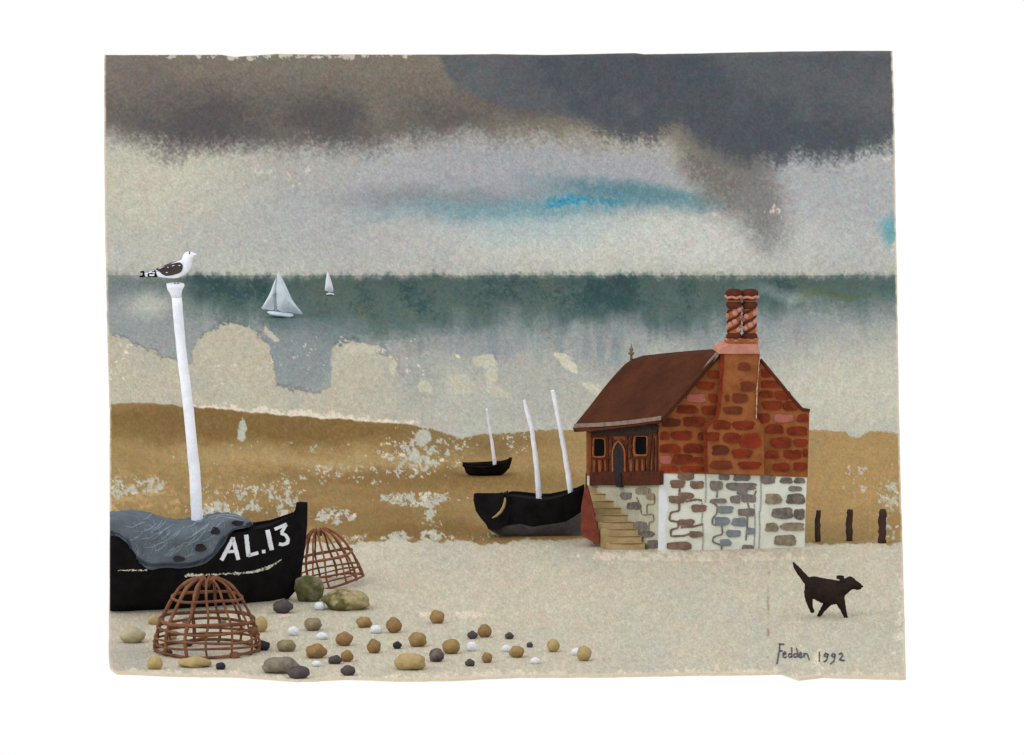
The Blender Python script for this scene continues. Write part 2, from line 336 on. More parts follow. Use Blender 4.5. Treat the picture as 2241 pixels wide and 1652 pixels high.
    tint = fbm(px, py, 14, 3, 3, .8)[..., None]*np.array((5., 0., -5.))+fbm(px, py, 22, 19, 3, .8)[..., None]*np.array((-3., 4., 0.)); c2 = c2+tint
    edge = np.minimum(np.minimum(px-left(py), right(py)-px), bot-py)
    c2 = mixc(c2, (222,206,180), ss(4.5, 1.0, edge+2.5*sn))
    return np.clip(c2, 0, 255)
def left(py): return cur(py, [(100,228),(310,228),(500,230),(740,235),(890,240),(1100,240),(1430,238),(1458,240),(1466,248),(1474,262),(1490,266)])+.9*fbm(py, py*0, 16, 6)
def right(py): return cur(py, [(100,1953),(230,1957),(500,1961),(603,1963),(900,1967),(1150,1974),(1500,1983)])+.9*fbm(py, py*0, 16, 9)
def bottom(px): return cur(px, [(230,1471),(262,1472),(377,1477),(500,1478),(628,1488),(680,1486),(731,1483),(860,1487),(960,1486),(1100,1479),(1300,1478),(1500,1474),(1690,1472),(1727,1485),(1782,1479),(1860,1481),(1955,1483),(1983,1481)])+1.0*fbm(px, px*0, 22, 5)
def topedge(px): return cur(px, [(220,121),(430,121),(495,120.5),(525,125.5),(570,122),(616,118.5),(700,120),(900,120),(1000,120),(1100,119),(1200,121),(1400,117),(1420,119.5),(1560,117),(1700,114),(1850,112),(1960,112)])+.5*fbm(px, px*0, 26, 4)
def attr_mat(name, emit=False, k=1.0, bump=.9, rough=.95):
    m = bpy.data.materials.new(name); m.use_nodes = True; n = m.node_tree; L = n.links
    a = n.nodes.new('ShaderNodeAttribute'); a.attribute_name = 'pigment'
    tc = n.nodes.new('ShaderNodeTexCoord')
    mp = n.nodes.new('ShaderNodeMapping')
    mp.inputs['Scale'].default_value = (1, 1, 1) if emit else (1, .16, 1)
    L.new(tc.outputs['Object'], mp.inputs[0])
    t = n.nodes.new('ShaderNodeTexNoise'); t.inputs['Scale'].default_value = 30; t.inputs['Detail'].default_value = 6; t.inputs['Roughness'].default_value = .75
    L.new(mp.outputs[0], t.inputs['Vector'])
    r = n.nodes.new('ShaderNodeMapRange'); r.inputs[1].default_value = .3; r.inputs[2].default_value = .7; r.inputs[3].default_value = .87*k; r.inputs[4].default_value = 1.13*k
    L.new(t.outputs['Fac'], r.inputs[0])
    sc = n.nodes.new('ShaderNodeVectorMath'); sc.operation = 'SCALE'; L.new(a.outputs['Color'], sc.inputs[0]); L.new(r.outputs[0], sc.inputs['Scale'])
    if emit:
        e = n.nodes.new('ShaderNodeEmission'); L.new(sc.outputs[0], e.inputs[0]); L.new(e.outputs[0], n.nodes['Material Output'].inputs[0])
    else:
        b = n.nodes['Principled BSDF']; b.inputs['Roughness'].default_value = rough; b.inputs['Specular IOR Level'].default_value = .08
        L.new(sc.outputs[0], b.inputs['Base Color'])
        bp = n.nodes.new('ShaderNodeBump'); bp.inputs['Strength'].default_value = bump; bp.inputs['Distance'].default_value = .03
        L.new(t.outputs['Fac'], bp.inputs['Height']); L.new(bp.outputs[0], b.inputs['Normal'])
    return m
NX = 780
def sheet(name, ftop, fbot, ny, mat, upright=False, thick=.05, relief=0.0):
    u = np.linspace(0, 1, NX)[None, :]; v = np.linspace(0, 1, ny)[:, None]
    p0 = 240+u*1722+v*0; T = ftop(p0[0]); B = fbot(p0[0]); py = T[None, :]*(1-v)+B[None, :]*v
    Lx, Rx = left(py), right(py); px = Lx+u*(Rx-Lx)
    rgb = field(px, py)/255.; rgb = np.where(rgb <= .04045, rgb/12.92, ((rgb+.055)/1.055)**2.4)
    dx = px-CX; dyu = CY-py
    rx = dx; ry = FW.y*FPX+UP.y*dyu; rz = FW.z*FPX+UP.z*dyu
    if upright: t = (YB-CAM.y)/ry
    else: t = (0-CAM.z)/rz
    P = np.stack([rx*t+CAM.x, ry*t+CAM.y, rz*t+CAM.z], -1)
    if relief:
        edge = np.minimum(np.minimum(v, 1-v)*20, np.minimum(u, 1-u)*40); P[..., 2] += relief*np.clip(edge, 0, 1)*(fbm(px, py*2, 60, 3)*.6+fbm(px, py*2, 18, 5)*.4)
    base = Vector((0, P[..., 1].min() if not upright else YB, 0)); P[..., 1] -= base.y
    n = NX*ny; V = P.reshape(-1, 3)
    idx = np.arange(n).reshape(ny, NX); F = np.stack([idx[:-1, :-1], idx[1:, :-1], idx[1:, 1:], idx[:-1, 1:]], -1).reshape(-1, 4)
    ring = np.concatenate([idx[0, :], idx[1:, -1], idx[-1, -2::-1], idx[-2:0:-1, 0]])
    low = V[ring].copy()
    if upright: low[:, 1] += thick
    else: low[:, 2] -= thick
    V = np.concatenate([V, low]); k = len(ring); li = n+np.arange(k); nx_ = np.roll(ring, -1); nl = np.roll(li, -1)
    F = np.concatenate([F, np.stack([ring, nx_, nl, li], -1)])
    rgbf = np.concatenate([rgb.reshape(-1, 3), np.tile(np.array(lin((226,212,190))), (k, 1))])
    me = bpy.data.meshes.new(name); me.vertices.add(len(V)); me.vertices.foreach_set('co', V.astype(np.float32).ravel())
    me.loops.add(F.size); me.loops.foreach_set('vertex_index', F.astype(np.int32).ravel())
    me.polygons.add(len(F)); me.polygons.foreach_set('loop_start', np.arange(0, F.size, 4, dtype=np.int32)); me.polygons.foreach_set('loop_total', np.full(len(F), 4, dtype=np.int32))
    me.polygons.foreach_set('use_smooth', np.arange(len(F)) < len(F)-k)
    me.update(calc_edges=True); me.validate()
    at = me.color_attributes.new('pigment', 'FLOAT_COLOR', 'POINT')
    at.data.foreach_set('color', np.concatenate([rgbf, np.ones((len(V), 1))], 1).astype(np.float32).ravel())
    me.materials.append(mat); o = bpy.data.objects.new(name, me); COL.objects.link(o); o.location = base
    o['kind'] = 'structure'; return o
HZ = 603.0
YB = gY(HZ)
GM = attr_mat('painted_ground', k=.90); SM = attr_mat('painted_sky', True, k=1.0)
sky = sheet('sky', topedge, lambda p: p*0+HZ+1.0, 210, SM, True, .12)
sea_o = sheet('sea', lambda p: p*0+HZ, coast, 150, GM, relief=.02)
flats = sheet('brown_sand_flats', coast, sandtop, 120, GM, relief=.03)
beach = sheet('pale_beach', sandtop, bottom, 140, GM, thick=.05, relief=.012)
# ------------------------------------------------------------------ materials
BLACK = paint('tarred_black', (30,28,29), (22,20,21), k=.9, grain=.15)
BLACKB = paint('rusty_black', (36,30,26), (24,21,20), k=.9)
WHITE = paint('chalk_white', (226,228,234), (208,212,222), 2.5, .05, k=1.12)
SAIL = paint('sail_white', (208,216,224), (186,198,208), 2.0, .05, k=1.05)
NET = paint('net_grey', (98,106,114), (84,92,101), 2.0, .16, gs=26)
NETL = paint('net_light', (126,139,150), (110,123,135), 6)
ROPE = paint('net_rope', (64,72,83), (50,56,66), 5)
FLOAT = paint('float_dark', (58,54,57), (46,43,46), 5, k=.9)
WICK = paint('cane_brown', (130,90,66), (102,68,52), 3.5, .12)
WICK2 = paint('cane_red', (138,92,68), (112,72,54), 3.5, .12)
ROOF = paint('roof_brown', (94,55,38), (74,43,31), 1.4, .16, k=.80, gs=18, lo=.35, hi=.65)
MORT = paint('mortar_orange', (150,92,55), (128,76,44), 3.0, .10)
BR1 = paint('brick_red', (124,52,32), (96,42,28), 4.0, .10)
BR2 = paint('brick_dull', (112,58,38), (94,50,35), 4.0, .1)
BR3 = paint('brick_bright', (148,56,34), (118,48,32), 3.0, .1)
BRP = paint('brick_pink', (164,98,90), (148,84,78), 3.0, .1)
BRD = paint('brick_dark', (92,50,38), (80,42,32), 3.0, .1)
BRS = [MORT, BR1, BR2, BR3, BRP, BRD]
LIME = paint('limewash', (206,209,200), (194,197,184), 2.5, .05, k=1.12)
LIMW = paint('limewash_blue', (212,216,224), (200,204,212), 2.5, .05, k=1.12)
STG = paint('stone_grey', (128,121,116), (106,99,94), 7, .12)
STB = paint('stone_brown', (112,90,80), (134,110,94), 7, .12)
STU = paint('stone_blue', (128,135,141), (112,120,128), 7, .12)
STD = paint('stone_dark', (92,86,84), (126,118,110), 8, .12)
STT = paint('stone_tan', (122,110,94), (150,138,118), 8, .12)
LINE = paint('grey_line', (166,165,163), (150,148,147), 6, .1)
STONES = [LIME, STG, STB, STU, STD, STT, LINE, LIMW]
TIM = paint('timber', (84,48,36), (70,40,32), 6, .12)
PANEL = paint('ochre_panel', (152,92,58), (132,78,48), 5, .12)
EAVE = paint('eave_grey', (64,54,52), (54,45,43), 4, .1)
TRIM = paint('trim_grey', (142,126,114), (120,104,94), 8, .15)
PANE = paint('dark_pane', (20,19,21), (24,23,25), 4, .1, k=.7)
DOOR = paint('door_grey', (54,49,50), (42,38,40), 4, .1)
STEP = paint('step_tan', (178,156,118), (160,138,98), 3, .1)
STEPD = paint('step_line', (142,118,82), (128,104,70), 5, .1)
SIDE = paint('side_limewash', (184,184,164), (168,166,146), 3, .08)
BUT = paint('buttress_red', (128,68,52), (108,54,44), 3.5, .15)
PINK = paint('pink_clay', (190,132,116), (176,118,104), 5, .08)
CLAY = paint('ochre_clay', (160,98,58), (140,84,50), 5, .1)
POTD = paint('pot_brown', (90,50,38), (76,42,32), 5, .1)
POST = paint('post_brown', (70,54,46), (58,44,38), 4, .15)
FUR = paint('dog_fur', (50,39,34), (42,33,30), 4, .2, bump=.9, gs=30)
SHADEH = paint('hull_shade_grey', (104,104,108), (84,84,88), 2.6, .18, gs=18)
TAN = paint('tan_strip', (160,136,92), (146,122,80), 6)
FIN = paint('finial_brown', (128,112,88), (110,94,74), 6)
# ------------------------------------------------------------------ hulls
def hull(stations, Yc, parent, mats, names, split, deck=.05, peek=lambda px: 1.0):
    """stations: rows of (px, py, half beam) from gunwale to keel; the near side is laid out, the far side mirrored"""
    def low(i, st): return 0 if i else 2*st[0][2]*math.sin(ELEV)*100*peek(st[0][0])
    near = [[pt(px, py+low(i, st), Yc(px)-b) for i, (px, py, b) in enumerate(st)] for st in stations]
    def mir(p, px): return Vector((p.x, 2*Yc(px)-p.y, p.z))
    far = [[mir(p, q[0]) for p, q in zip(r, st)] for r, st in zip(near, stations)]
    parts = []; allmb = MB(); nr = len(stations[0])
    for a, b, mat, nm in ((0, split, mats[0], names[0]), (split, nr-1, mats[-1], names[-1])):
        if a == b: continue
        mb = MB(); mb.grid([r[a:b+1] for r in near]); mb.grid([r[a:b+1] for r in far])
        for e in (0, -1):
            l = near[e][a:b+1]; r = far[e][a:b+1]; mb.grid([[p, q] for p, q in zip(l, r)], smooth=False)
        if a == 0:
            inn = [[n[0]*.88+f[0]*.12, n[0]*.88+f[0]*.12-Vector((0,0,deck)), f[0]*.88+n[0]*.12-Vector((0,0,deck)), f[0]*.88+n[0]*.12] for n, f in zip(near, far)]
            mb.grid([[n[0]]+i+[f[0]] for n, i, f in zip(near, inn, far)], smooth=False)
        allmb.v += mb.v if False else []
        o = mb.build(nm, mat, parent); parts.append((o, mb))
    return parts
def mast(pts, parent, mat, name='mast', n=10, jit=.04):
    mb = MB(); P = []; R = []
    for i in range(len(pts)-1):
        a, b = pts[i], pts[i+1]
        for k in range(8): t = k/8; P.append(a[0]*(1-t)+b[0]*t); R.append(a[1]*(1-t)+b[1]*t)
    P.append(pts[-1][0]); R.append(pts[-1][1]); mb.tube(P, R, 0, n, True, jit); return mb.build(name, mat, parent)
# big boat at the left
def YA(px): return gY(1339-(px-240)*.068, px)-.0
c0 = gp(430, 1326)
boat = thing('fishing_boat', (c0.x, YA(430), 0), 'large black boat lettered AL.13 with net over its side and tall white mast', 'boat', 'black boats drawn up on the beach')
def stn(pt_, pb, b, cl=None):
    r = []
    fr = ((0, 1.0), (.22, 1.0), (.5, .93), (.76, .68), (.92, .34), (1, .04))
    for i, (t, f) in enumerate(fr):
        x = pt_[0]*(1-t)+pb[0]*t; y = pt_[1]*(1-t)+pb[1]*t
        if cl: x, y = cl[i]
        r.append((x, y, b*f))
    return r
sts = [stn((240.5,1174),(240.5,1337),.72), stn((285,1178),(285,1339),.82), stn((330,1181),(330,1339),.86), stn((385,1182),(385,1338.5),.86), stn((430,1180),(430,1337),.84), stn((475,1172),(475,1334),.78),
       stn((515,1161),(512,1329),.70), stn((555,1148),(552,1322),.56), stn((590,1137.5),(582,1317),.42), stn((622,1127),(608,1312.5),.27), stn((645,1119),(624,1309),.13),
       stn((668,1103),(635,1306),.03, [(668,1103),(670,1150),(664,1205),(655,1258),(646,1288),(634,1307)])]
hp = hull(sts, YA, boat, [BLACK], ['hull', 'hull'], 5, peek=lambda px: max(0, min(1, (px-500)/80)))
hb = hp[0][1].bvh()
mb = MB(); Ys = YA(655)
poly = [(641,1124),(646,1116),(648.5,1101),(658,1099.5),(673,1101),(672.5,1150),(668,1197),(658,1262),(648,1292),(632,1310),(622,1312),(640,1286),(650,1240),(656,1180),(658,1124)]
mb.prism([pt(x, y, Ys-.07) for x, y in poly], [pt(x, y, Ys-.07)+Vector((0,.14,0)) for x, y in poly]); mb.build('stem', BLACK, boat)
def z1(x, y): return (200.8+x*.2944, 1032.7+y*.2944)
def zl(l): return [z1(*p) for p in l]
stem_m = MB(); stem_m.v = list(hp[0][1].v); stem_m.f = list(hp[0][1].f)
lm = MB()
for pts, wd in (([(962,656),(1052,488)], 8.5), ([(1046,486),(1088,652)], 8.5), ([(1004,592),(1078,588)], 6.5), ([(1146,466),(1164,628)], 9), ([(1158,622),(1236,600)], 7),
                ([(1262,592),(1288,590)], 7.5), ([(1304,430),(1336,580)], 9.5), ([(1356,426),(1400,408),(1446,386)], 6.5), ([(1444,390),(1406,452)], 6.5),
                ([(1402,452),(1440,470),(1458,500),(1452,528),(1420,540),(1388,534)], 7)):
    stroke(hb, zl(pts), wd, lm, .014, jit=.09, step=1.6)
lm.build('lettering', WHITE, boat)
cm = MB()
CHALK = paint('chalk_line', (208,204,192), (60,56,54), 16, .2, lo=.50, hi=.58, k=1.1)
wd_ = [random.choice((1.2, 2.2, 3.4, 5.0)) for _ in range(26)]
stroke(hb, zl([(195+k*8.6, 731+random.uniform(-4, 4)) for k in range(26)]), [1+(w_-1)*min(1, k/10) for k, w_ in enumerate(wd_)], cm, .010, jit=.35)
cm.build('waterline_stripe', CHALK, boat); cm = MB()
P_ = [(690+k*9.4, 768-max(0, k-8)*.45+random.uniform(-6, 6)) for k in range(50)]+[(1180,745),(1230,735),(1300,714),(1360,684),(1408,650)]
W_ = [random.choice((2.5, 4.5, 7, 6)) if k < 15 else random.choice((1.4, 2.6, 4)) if k < 38 else random.choice((3, 5, 6)) for k in range(50)]+[4,6,6.5,4,1]
stroke(hb, zl(P_), W_, cm, .010, jit=.35)
cm.build('waterline_stripe', CHALK, boat)
Ym = YA(430)
mo = mast([(pt(432,1180,Ym), .125), (pt(431,1125,Ym), .124), (pt(426,1033,Ym), .118), (pt(413,900,Ym), .112), (pt(396,757,Ym), .104), (pt(386.5,650,Ym), .108)], boat, WHITE)
cp = MB(); capc = [pt(386.5,650,Ym), pt(385,640,Ym), pt(384.5,632,Ym), pt(384,627,Ym), pt(384,620.5,Ym)]; cp.tube(capc, [.108,.125,.17,.185,.185], 0, 12, True, .07); cp.build('mast_cap', WHITE, mo)
# gull on the mast
def z4(x, y): return (275.4+x*.215, 527.8+y*.215)
gc = pt(384, 620, Ym)
gull = thing('seagull', gc, 'white gull with a dark grey wing and black tail, perched on the tall white mast', 'bird')
Yg = Ym
def solid(outline_rows, Y, depth, mb, mi=0, n=14):
    """a rounded body from upright slices (px, top, bottom); the depth of each slice follows its height"""
    rows = []
    for px, t, b in outline_rows:
        c = pt(px, (t+b)/2, Y); h = (pt(px, t, Y)-pt(px, b, Y)).length/2
        rows.append([c+Vector((0, -math.cos(a)*h*depth, math.sin(a)*h)) for a in [2*math.pi*k/n for k in range(n)]])
    mb.grid(rows, mi, True, True)
    for r in (rows[0], rows[-1]): mb.add(r, [list(range(n))], mi)
gb = MB()
body = [(341,590.5,604),(346,588,605.5),(355,584,607),(366,580,608.3),(378,575,609.3),(388,571.5,608.8),(396,569,606),(403,563,602.5),(410,562,597),(415,568,590),(419,575,580)]
solid(body, Yg, .72, gb)
neck = [(397,572,596),(400,560,598),(404,553.5,597),(409,550,594),(414,549.5,588),(418,550.5,578),(421,552,566),(424,553.6,561)]
solid(neck, Yg, .62, gb)
g2 = remeshed(gb, 'body', WHITE, .012, smooth=3)
g2.build('body', WHITE, gull)
gbv = g2.bvh()
bk = MB(); bk.tube([pt(421,556.5,Yg), pt(426,556.3,Yg), pt(431,557.2,Yg)], [.035,.026,.006], 0, 8); bk.build('beak', WHITE, gull)
wm = MB(); DW = paint('wing_grey', (70,64,62), (60,54,53), 6, .12)
wing = [z4(*p) for p in [(305,282),(345,276),(400,248),(460,224),(520,210),(552,208),(578,228),(582,262),(568,300),(540,318),(470,340),(410,346),(372,330),(340,300)]]
for sgn in (-1, 1):
    f = [pt(x, y, Yg)+Vector((0, sgn*(.10+.05*math.sin(math.pi*i/13)), 0)) for i, (x, y) in enumerate(wing)]
    wm.prism(f, [p+Vector((0, -sgn*.05, 0)) for p in f])
ww = wm.build('wing', DW, gull)
fl = MB()
for p, wd in (([(470,252),(495,244)], 1.2), ([(535,246),(556,247)], 1.2), ([(425,268),(433,262)], 1.8), ([(408,318),(425,316)], 1.2)):
    fl = MB(); stroke(wm.bvh(), [z4(*q) for q in p], wd, fl, .008); fl.build('white_fleck', WHITE, ww)
tm = MB(); tl = [z4(*p) for p in [(140,310),(165,302),(300,290),(322,365),(190,366),(136,368),(140,352),(168,345),(172,322),(142,320)]]
tm.prism([pt(x, y, Yg-.055) for x, y in tl], [pt(x, y, Yg+.055) for x, y in tl]); to = tm.build('tail', BLACK, gull)
t2 = MB()
for p, wd in (([(192,330),(225,326)], 4), ([(230,318),(268,312)], 3), ([(240,345),(290,345)], 3.2), ([(272,318),(296,322)], 2.6), ([(195,350),(222,352)], 2.5), ([(188,306),(290,298)], 1.2)):
    stroke(tm.bvh(), [z4(*q) for q in p], wd, t2, .008, jit=.3)
t2.build('tail_patch', WHITE, to)
em = MB(); stroke(gbv, [z4(640,105), z4(652,112), z4(648,128), z4(640,130)], 1.6, em, .008, step=.6); em.build('eye', DW, gull)
for dx in (382, 389):
    lg = MB(); lg.tube([pt(dx,605,Yg-.02), pt(dx+.6,613,Yg-.02), pt(dx,620.5,Yg-.02)], .010, 0, 6); lg.tube([pt(dx-1,620,Yg-.02), pt(dx+4,620.2,Yg-.05)], .009, 0, 6); lg.build('leg', TRIM, gull)
# net over the boat
def hb_(px): return float(np.interp(px, [240,330,430,475,515,555,590], [.72,.86,.84,.78,.70,.56,.42]))
TOP = [(240,1120),(265,1117),(289,1115),(324,1120),(360,1132),(389,1136),(424,1131),(450,1126),(475,1121),(500,1121.5),(513,1124),(539,1133),(554,1144)]
BOT = [(240,1171),(252,1171),(262,1175),(277,1186),(295,1209),(304,1226),(313,1236),(322,1243),(333,1245),(350,1241),(366,1240),(390,1242),(416,1240),(437,1236),(451,1230),(464,1220),(475,1209),(486,1194),(495,1180),(503,1167),(513,1159),(530,1156),(545,1153),(554,1149)]
net = thing('fishing_net', (pt(395,1190,YA(395)-.9).x, YA(395)-.9, gp(395,1190).z), 'grey blue fishing net heaped over the gunwale of the AL.13 boat', 'net')
net.location = pt(395, 1240, YA(395)-.9)
mb = MB(); rows = []
vs = [-.35, -.12, 0, .06, .14, .24, .36, .5, .62, .75, .87, 1.0, 1.03]
for i in range(90):
    px = 240.6+i/89*313; T = float(np.interp(px, *zip(*TOP))); B = float(np.interp(px, *zip(*BOT))); b = hb_(px); yc = YA(px); r = []
    for v in vs:
        vv = max(0, min(1, v)); dy = float(np.interp(v, [-.35,-.12,0,.06,.14,.24,.36,1.0,1.03], [.9,.7,.3,.0,-.45*b,-.85*b,-b-.10,-b-.10,-b+.02]))
        dy += -.022*math.sin(px*.10+vv*5)-.010*math.sin(px*.33-vv*7)
        if v < 0: p = pt(px, T, yc+.3); p = Vector((p.x, yc+dy, p.z+v*1.0))
        else: p = pt(px, T+(B-T)*min(v, 1.02)+.8*math.sin(px*.3)*(v < .05), yc+dy)
        r.append(p)
    rows.append(r)
mb.grid(rows); nb = mb.bvh(); no = mb.build('mesh_sheet', NET, net)
sm_ = MB()
for k in range(26):
    x = random.uniform(215, 960); y = random.uniform(345, 640); ln = random.uniform(60, 130)
    if not (y < 640-abs(x-560)*.55+40 and y > 330): continue
    pts = [(x, y), (x+ln*.4, y-6-ln*.06), (x+ln*.75, y-22-ln*.2), (x+ln, y-40-ln*.32)]
    stroke(nb, zl(pts), [1.2,2.6,2.6,1.2], sm_, .006, step=3)
for arc in ([(230,400),(300,412),(360,385),(400,372)], [(300,436),(380,446),(440,420),(480,385)], [(480,470),(540,430),(620,385)], [(460,545),(540,520),(620,460),(690,410)], [(620,660),(700,630),(760,610)], [(690,500),(740,480),(800,440),(860,390)],
            [(860,345),(920,325),(1000,318),(1080,330),(1140,352)], [(360,500),(430,490),(500,450)], [(690,560),(720,540),(790,500),(850,430)], [(560,590),(640,560),(700,520)], [(940,330),(1040,345),(1120,365)], [(380,560),(450,560),(520,520)]):
    stroke(nb, zl(arc), [1.2]+[2.6]*(len(arc)-2)+[1.2], sm_, .009, step=3)
for k in range(34):
    x = random.uniform(190, 1000); y = random.uniform(330, 600); pts = [(x, y), (x+random.uniform(10, 30), y+40), (x+random.uniform(0, 30), y+85)]
    stroke(nb, zl(pts), .9, sm_, .004, step=3)
sm_.build('netting_folds', NETL, net)
rp = MB()
edge = [(142,455),(200,478),(262,522),(305,600),(345,655),(400,692),(455,702),(560,695),(640,700),(730,695),(830,668),(910,612),(960,545),(1010,480),(1060,440),(1130,420),(1185,398)]
for o_, wd in ((0, 3.2), (-16, 2.0)):
    stroke(nb, zl([(x, y+o_) for x, y in edge]), wd, rp, .03, step=3, jit=.25)
stroke(nb, zl([(890,620),(930,560),(960,500),(985,480)]), 3, rp, .03)
rp.build('edge_rope', ROPE, net)
for x0, y0, x1, y1 in ((1043,360,1125,402), (886,415,952,468), (768,535,850,592), (602,622,690,668), (1150,375,1192,398)):
    f = MB(); patch(nb, [z1(*p) for p in wob(x0, y0, x1, y1, 14, .09, 2.2)], f, .02); f.build('float', FLOAT, net)
# ------------------------------------------------------------------ second boat with two masts
Y2 = gY(1171)
boat2 = thing('fishing_boat', (gp(1170,1171).x, Y2, 0), 'black boat with two leaning white masts and a shadow-grey lower hull, beside the cottage steps', 'boat', 'black boats drawn up on the beach')
GUN = [(1105,1079),(1120,1074),(1135,1074.5),(1160,1077),(1185,1079.5),(1205,1079),(1225,1075),(1245,1070.5),(1262,1066.5),(1272,1062),(1279,1059)]
KX = [1068,1082,1100,1130,1160,1188,1212,1236,1252,1268,1278]
BND = [(1060,1158),(1067,1157),(1095,1152.5),(1117,1149),(1134,1145),(1146,1149),(1158,1155),(1175,1151),(1200,1147.5),(1236,1143),(1258,1130),(1271,1121),(1280,1112)]
BMS = [.34,.38,.42,.44,.44,.42,.38,.31,.22,.12,.03]
KY = [1157.5,1166,1173,1175,1176,1178,1178,1177,1175,1173,1170]
sts2 = []
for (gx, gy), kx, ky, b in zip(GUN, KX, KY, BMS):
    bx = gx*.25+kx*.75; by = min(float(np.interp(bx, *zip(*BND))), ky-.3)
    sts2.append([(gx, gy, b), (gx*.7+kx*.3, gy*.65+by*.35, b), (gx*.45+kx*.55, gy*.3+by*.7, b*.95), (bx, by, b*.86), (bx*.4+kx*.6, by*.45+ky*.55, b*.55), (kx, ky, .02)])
h2 = hull(sts2, lambda p: Y2, boat2, [BLACK, SHADEH], ['hull', 'hull_bottom_shade'], 3)  # lower hull coloured grey, painting in the shadow under the boat
mb = MB(); tr = [(1037,1082),(1042,1080),(1070,1080),(1092,1080),(1098,1078),(1102,1080),(1103,1092),(1100,1106),(1094,1118),(1084,1128),(1074,1133.5),(1069,1133),(1068,1157),(1064,1148),(1052,1134),(1041,1118),(1038,1104),(1036,1094)]
def trp(x, y, o): return pt(x, y, Y2-.45+.5*(1103-x)/66)+Vector((.0, o, 0))
mb.prism([trp(x, y, 0) for x, y in tr], [trp(x, y, .09) for x, y in tr]); mb.build('transom', BLACK, boat2)
mb = MB(); cv = [(1105.5,1089),(1105,1098),(1102,1110),(1096,1120),(1086,1129),(1077,1133.5)]
mb.tube([pt(x, y, Y2-.50) for x, y in cv], [.018,.03,.034,.034,.028,.012], 0, 8); mb.build('rubbing_strip', TAN, boat2)
# dark quarter between transom and side
mb = MB(); q = [(1068,1157),(1069,1133),(1074,1131),(1086,1127),(1096,1117),(1101,1105),(1103,1088),(1098,1084),(1112,1078),(1120,1110),(1110,1150),(1090,1160)]
mb.prism([pt(x, y, Y2-.42) for x, y in q], [pt(x, y, Y2-.42)+Vector((0,.3,0)) for x, y in q]); mb.build('stern_quarter', BLACK, boat2)
mast([(pt(1180,1100,Y2), .06), (pt(1178,1068,Y2), .060), (pt(1172,1000,Y2), .052), (pt(1163,935,Y2), .05), (pt(1153,900,Y2), .045), (pt(1147,875,Y2), .028)], boat2, WHITE, jit=.12)
mast([(pt(1250,1090,Y2), .06), (pt(1247,1062,Y2), .062), (pt(1236,990,Y2), .056), (pt(1222,915,Y2), .052), (pt(1212,865,Y2), .052), (pt(1209,854,Y2), .045)], boat2, WHITE, jit=.12)
# small boat
Y3 = gY(1040)
boat3 = thing('rowing_boat', (gp(1066,1040).x, Y3, 0), 'small black boat with one thin white mast, farthest out on the brown sand', 'boat', 'black boats drawn up on the beach')
ST3 = [((1012,1010.5),(1019,1034),.16), ((1022,1012.8),(1028,1040.5),.25), ((1040,1014),(1042,1043),.32), ((1060,1013),(1060,1044),.34), ((1080,1010.5),(1079,1042.5),.30), ((1096,1007.5),(1093,1041),.22), ((1108,1005),(1102,1037),.12), ((1117,1001),(1109,1031),.03)]
hull([stn(a, b, c) for a, b, c in ST3], lambda p: Y3, boat3, [BLACKB], ['hull', 'hull'], 5, .06)
mb = MB(); p3 = [(1113,1008),(1114,1001),(1119,1000),(1121,1003),(1119,1012),(1115,1024),(1106,1034),(1104,1032)]
mb.prism([pt(x, y, Y3-.05) for x, y in p3], [pt(x, y, Y3+.05) for x, y in p3]); mb.build('stem', BLACKB, boat3)
mast([(pt(1083,1018,Y3), .04), (pt(1081.5,1006,Y3), .042), (pt(1076,965,Y3), .034), (pt(1070,930,Y3), .026), (pt(1065,894,Y3), .020)], boat3, WHITE, jit=.12)
# ------------------------------------------------------------------ sailing boats
def sailplate(poly, Y, bulge, mb, t=.03):
    n = len(poly); cx = sum(p[0] for p in poly)/n; cy = sum(p[1] for p in poly)/n
    for s_ in (-1, 1):
        ring = [[pt(cx+(x-cx)*k, cy+(y-cy)*k, Y)+Vector((0, -bulge*(1-k*k)+s_*t/2, 0)) for x, y in poly] for k in (1, .8, .55, .25, .02)]
        mb.grid(ring, 0, True, True)
    a = [pt(x, y, Y)+Vector((0, -t/2, 0)) for x, y in poly]; b = [p+Vector((0, t, 0)) for p in a]; mb.grid([a, b], 0, False, True)
Y4 = gY(694)
sb1 = thing('sailing_boat', (gp(612,694).x, Y4, 0), 'larger white sailing boat with two triangular sails, out on the dark sea', 'sailing boat', 'white sailing boats out at sea')
mb = MB(); sailplate([z4(*p) for p in [(1555,300),(1578,350),(1618,430),(1660,520),(1690,590),(1735,655),(1800,735),(1785,742),(1720,730),(1640,716),(1590,722),(1540,692),(1534,600),(1536,530),(1530,515),(1535,420),(1540,330)]], Y4-.05, .12, mb); mb.build('mainsail', SAIL, sb1)
mb = MB(); sailplate([z4(*p) for p in [(1545,318),(1536,380),(1538,470),(1534,515),(1522,524),(1518,600),(1514,690),(1500,700),(1440,694),(1395,690),(1380,678),(1405,640),(1440,580),(1475,510),(1505,425),(1530,370)]], Y4+.02, .08, mb); mb.build('jib', SAIL, sb1)
mb = MB(); solid([(z4(x, 0)[0], z4(0, t)[1], z4(0, b)[1]) for x, t, b in ((1440,716,728),(1470,710,752),(1530,716,766),(1600,726,772),(1650,730,782),(1680,736,778),(1704,742,768))], Y4, 2.2, mb); mb.build('hull', SAIL, sb1)
mb = MB(); mb.tube([pt(*z4(1527,735), Y4), pt(*z4(1530,520), Y4)], .012, 0, 6); mb.build('mast', SAIL, sb1)
mb = MB(); stroke(BVHTree.FromPolygons([v for v in mb.v], mb.f), [(0,0),(1,1)], 1, mb) if False else None
Y5 = gY(646)
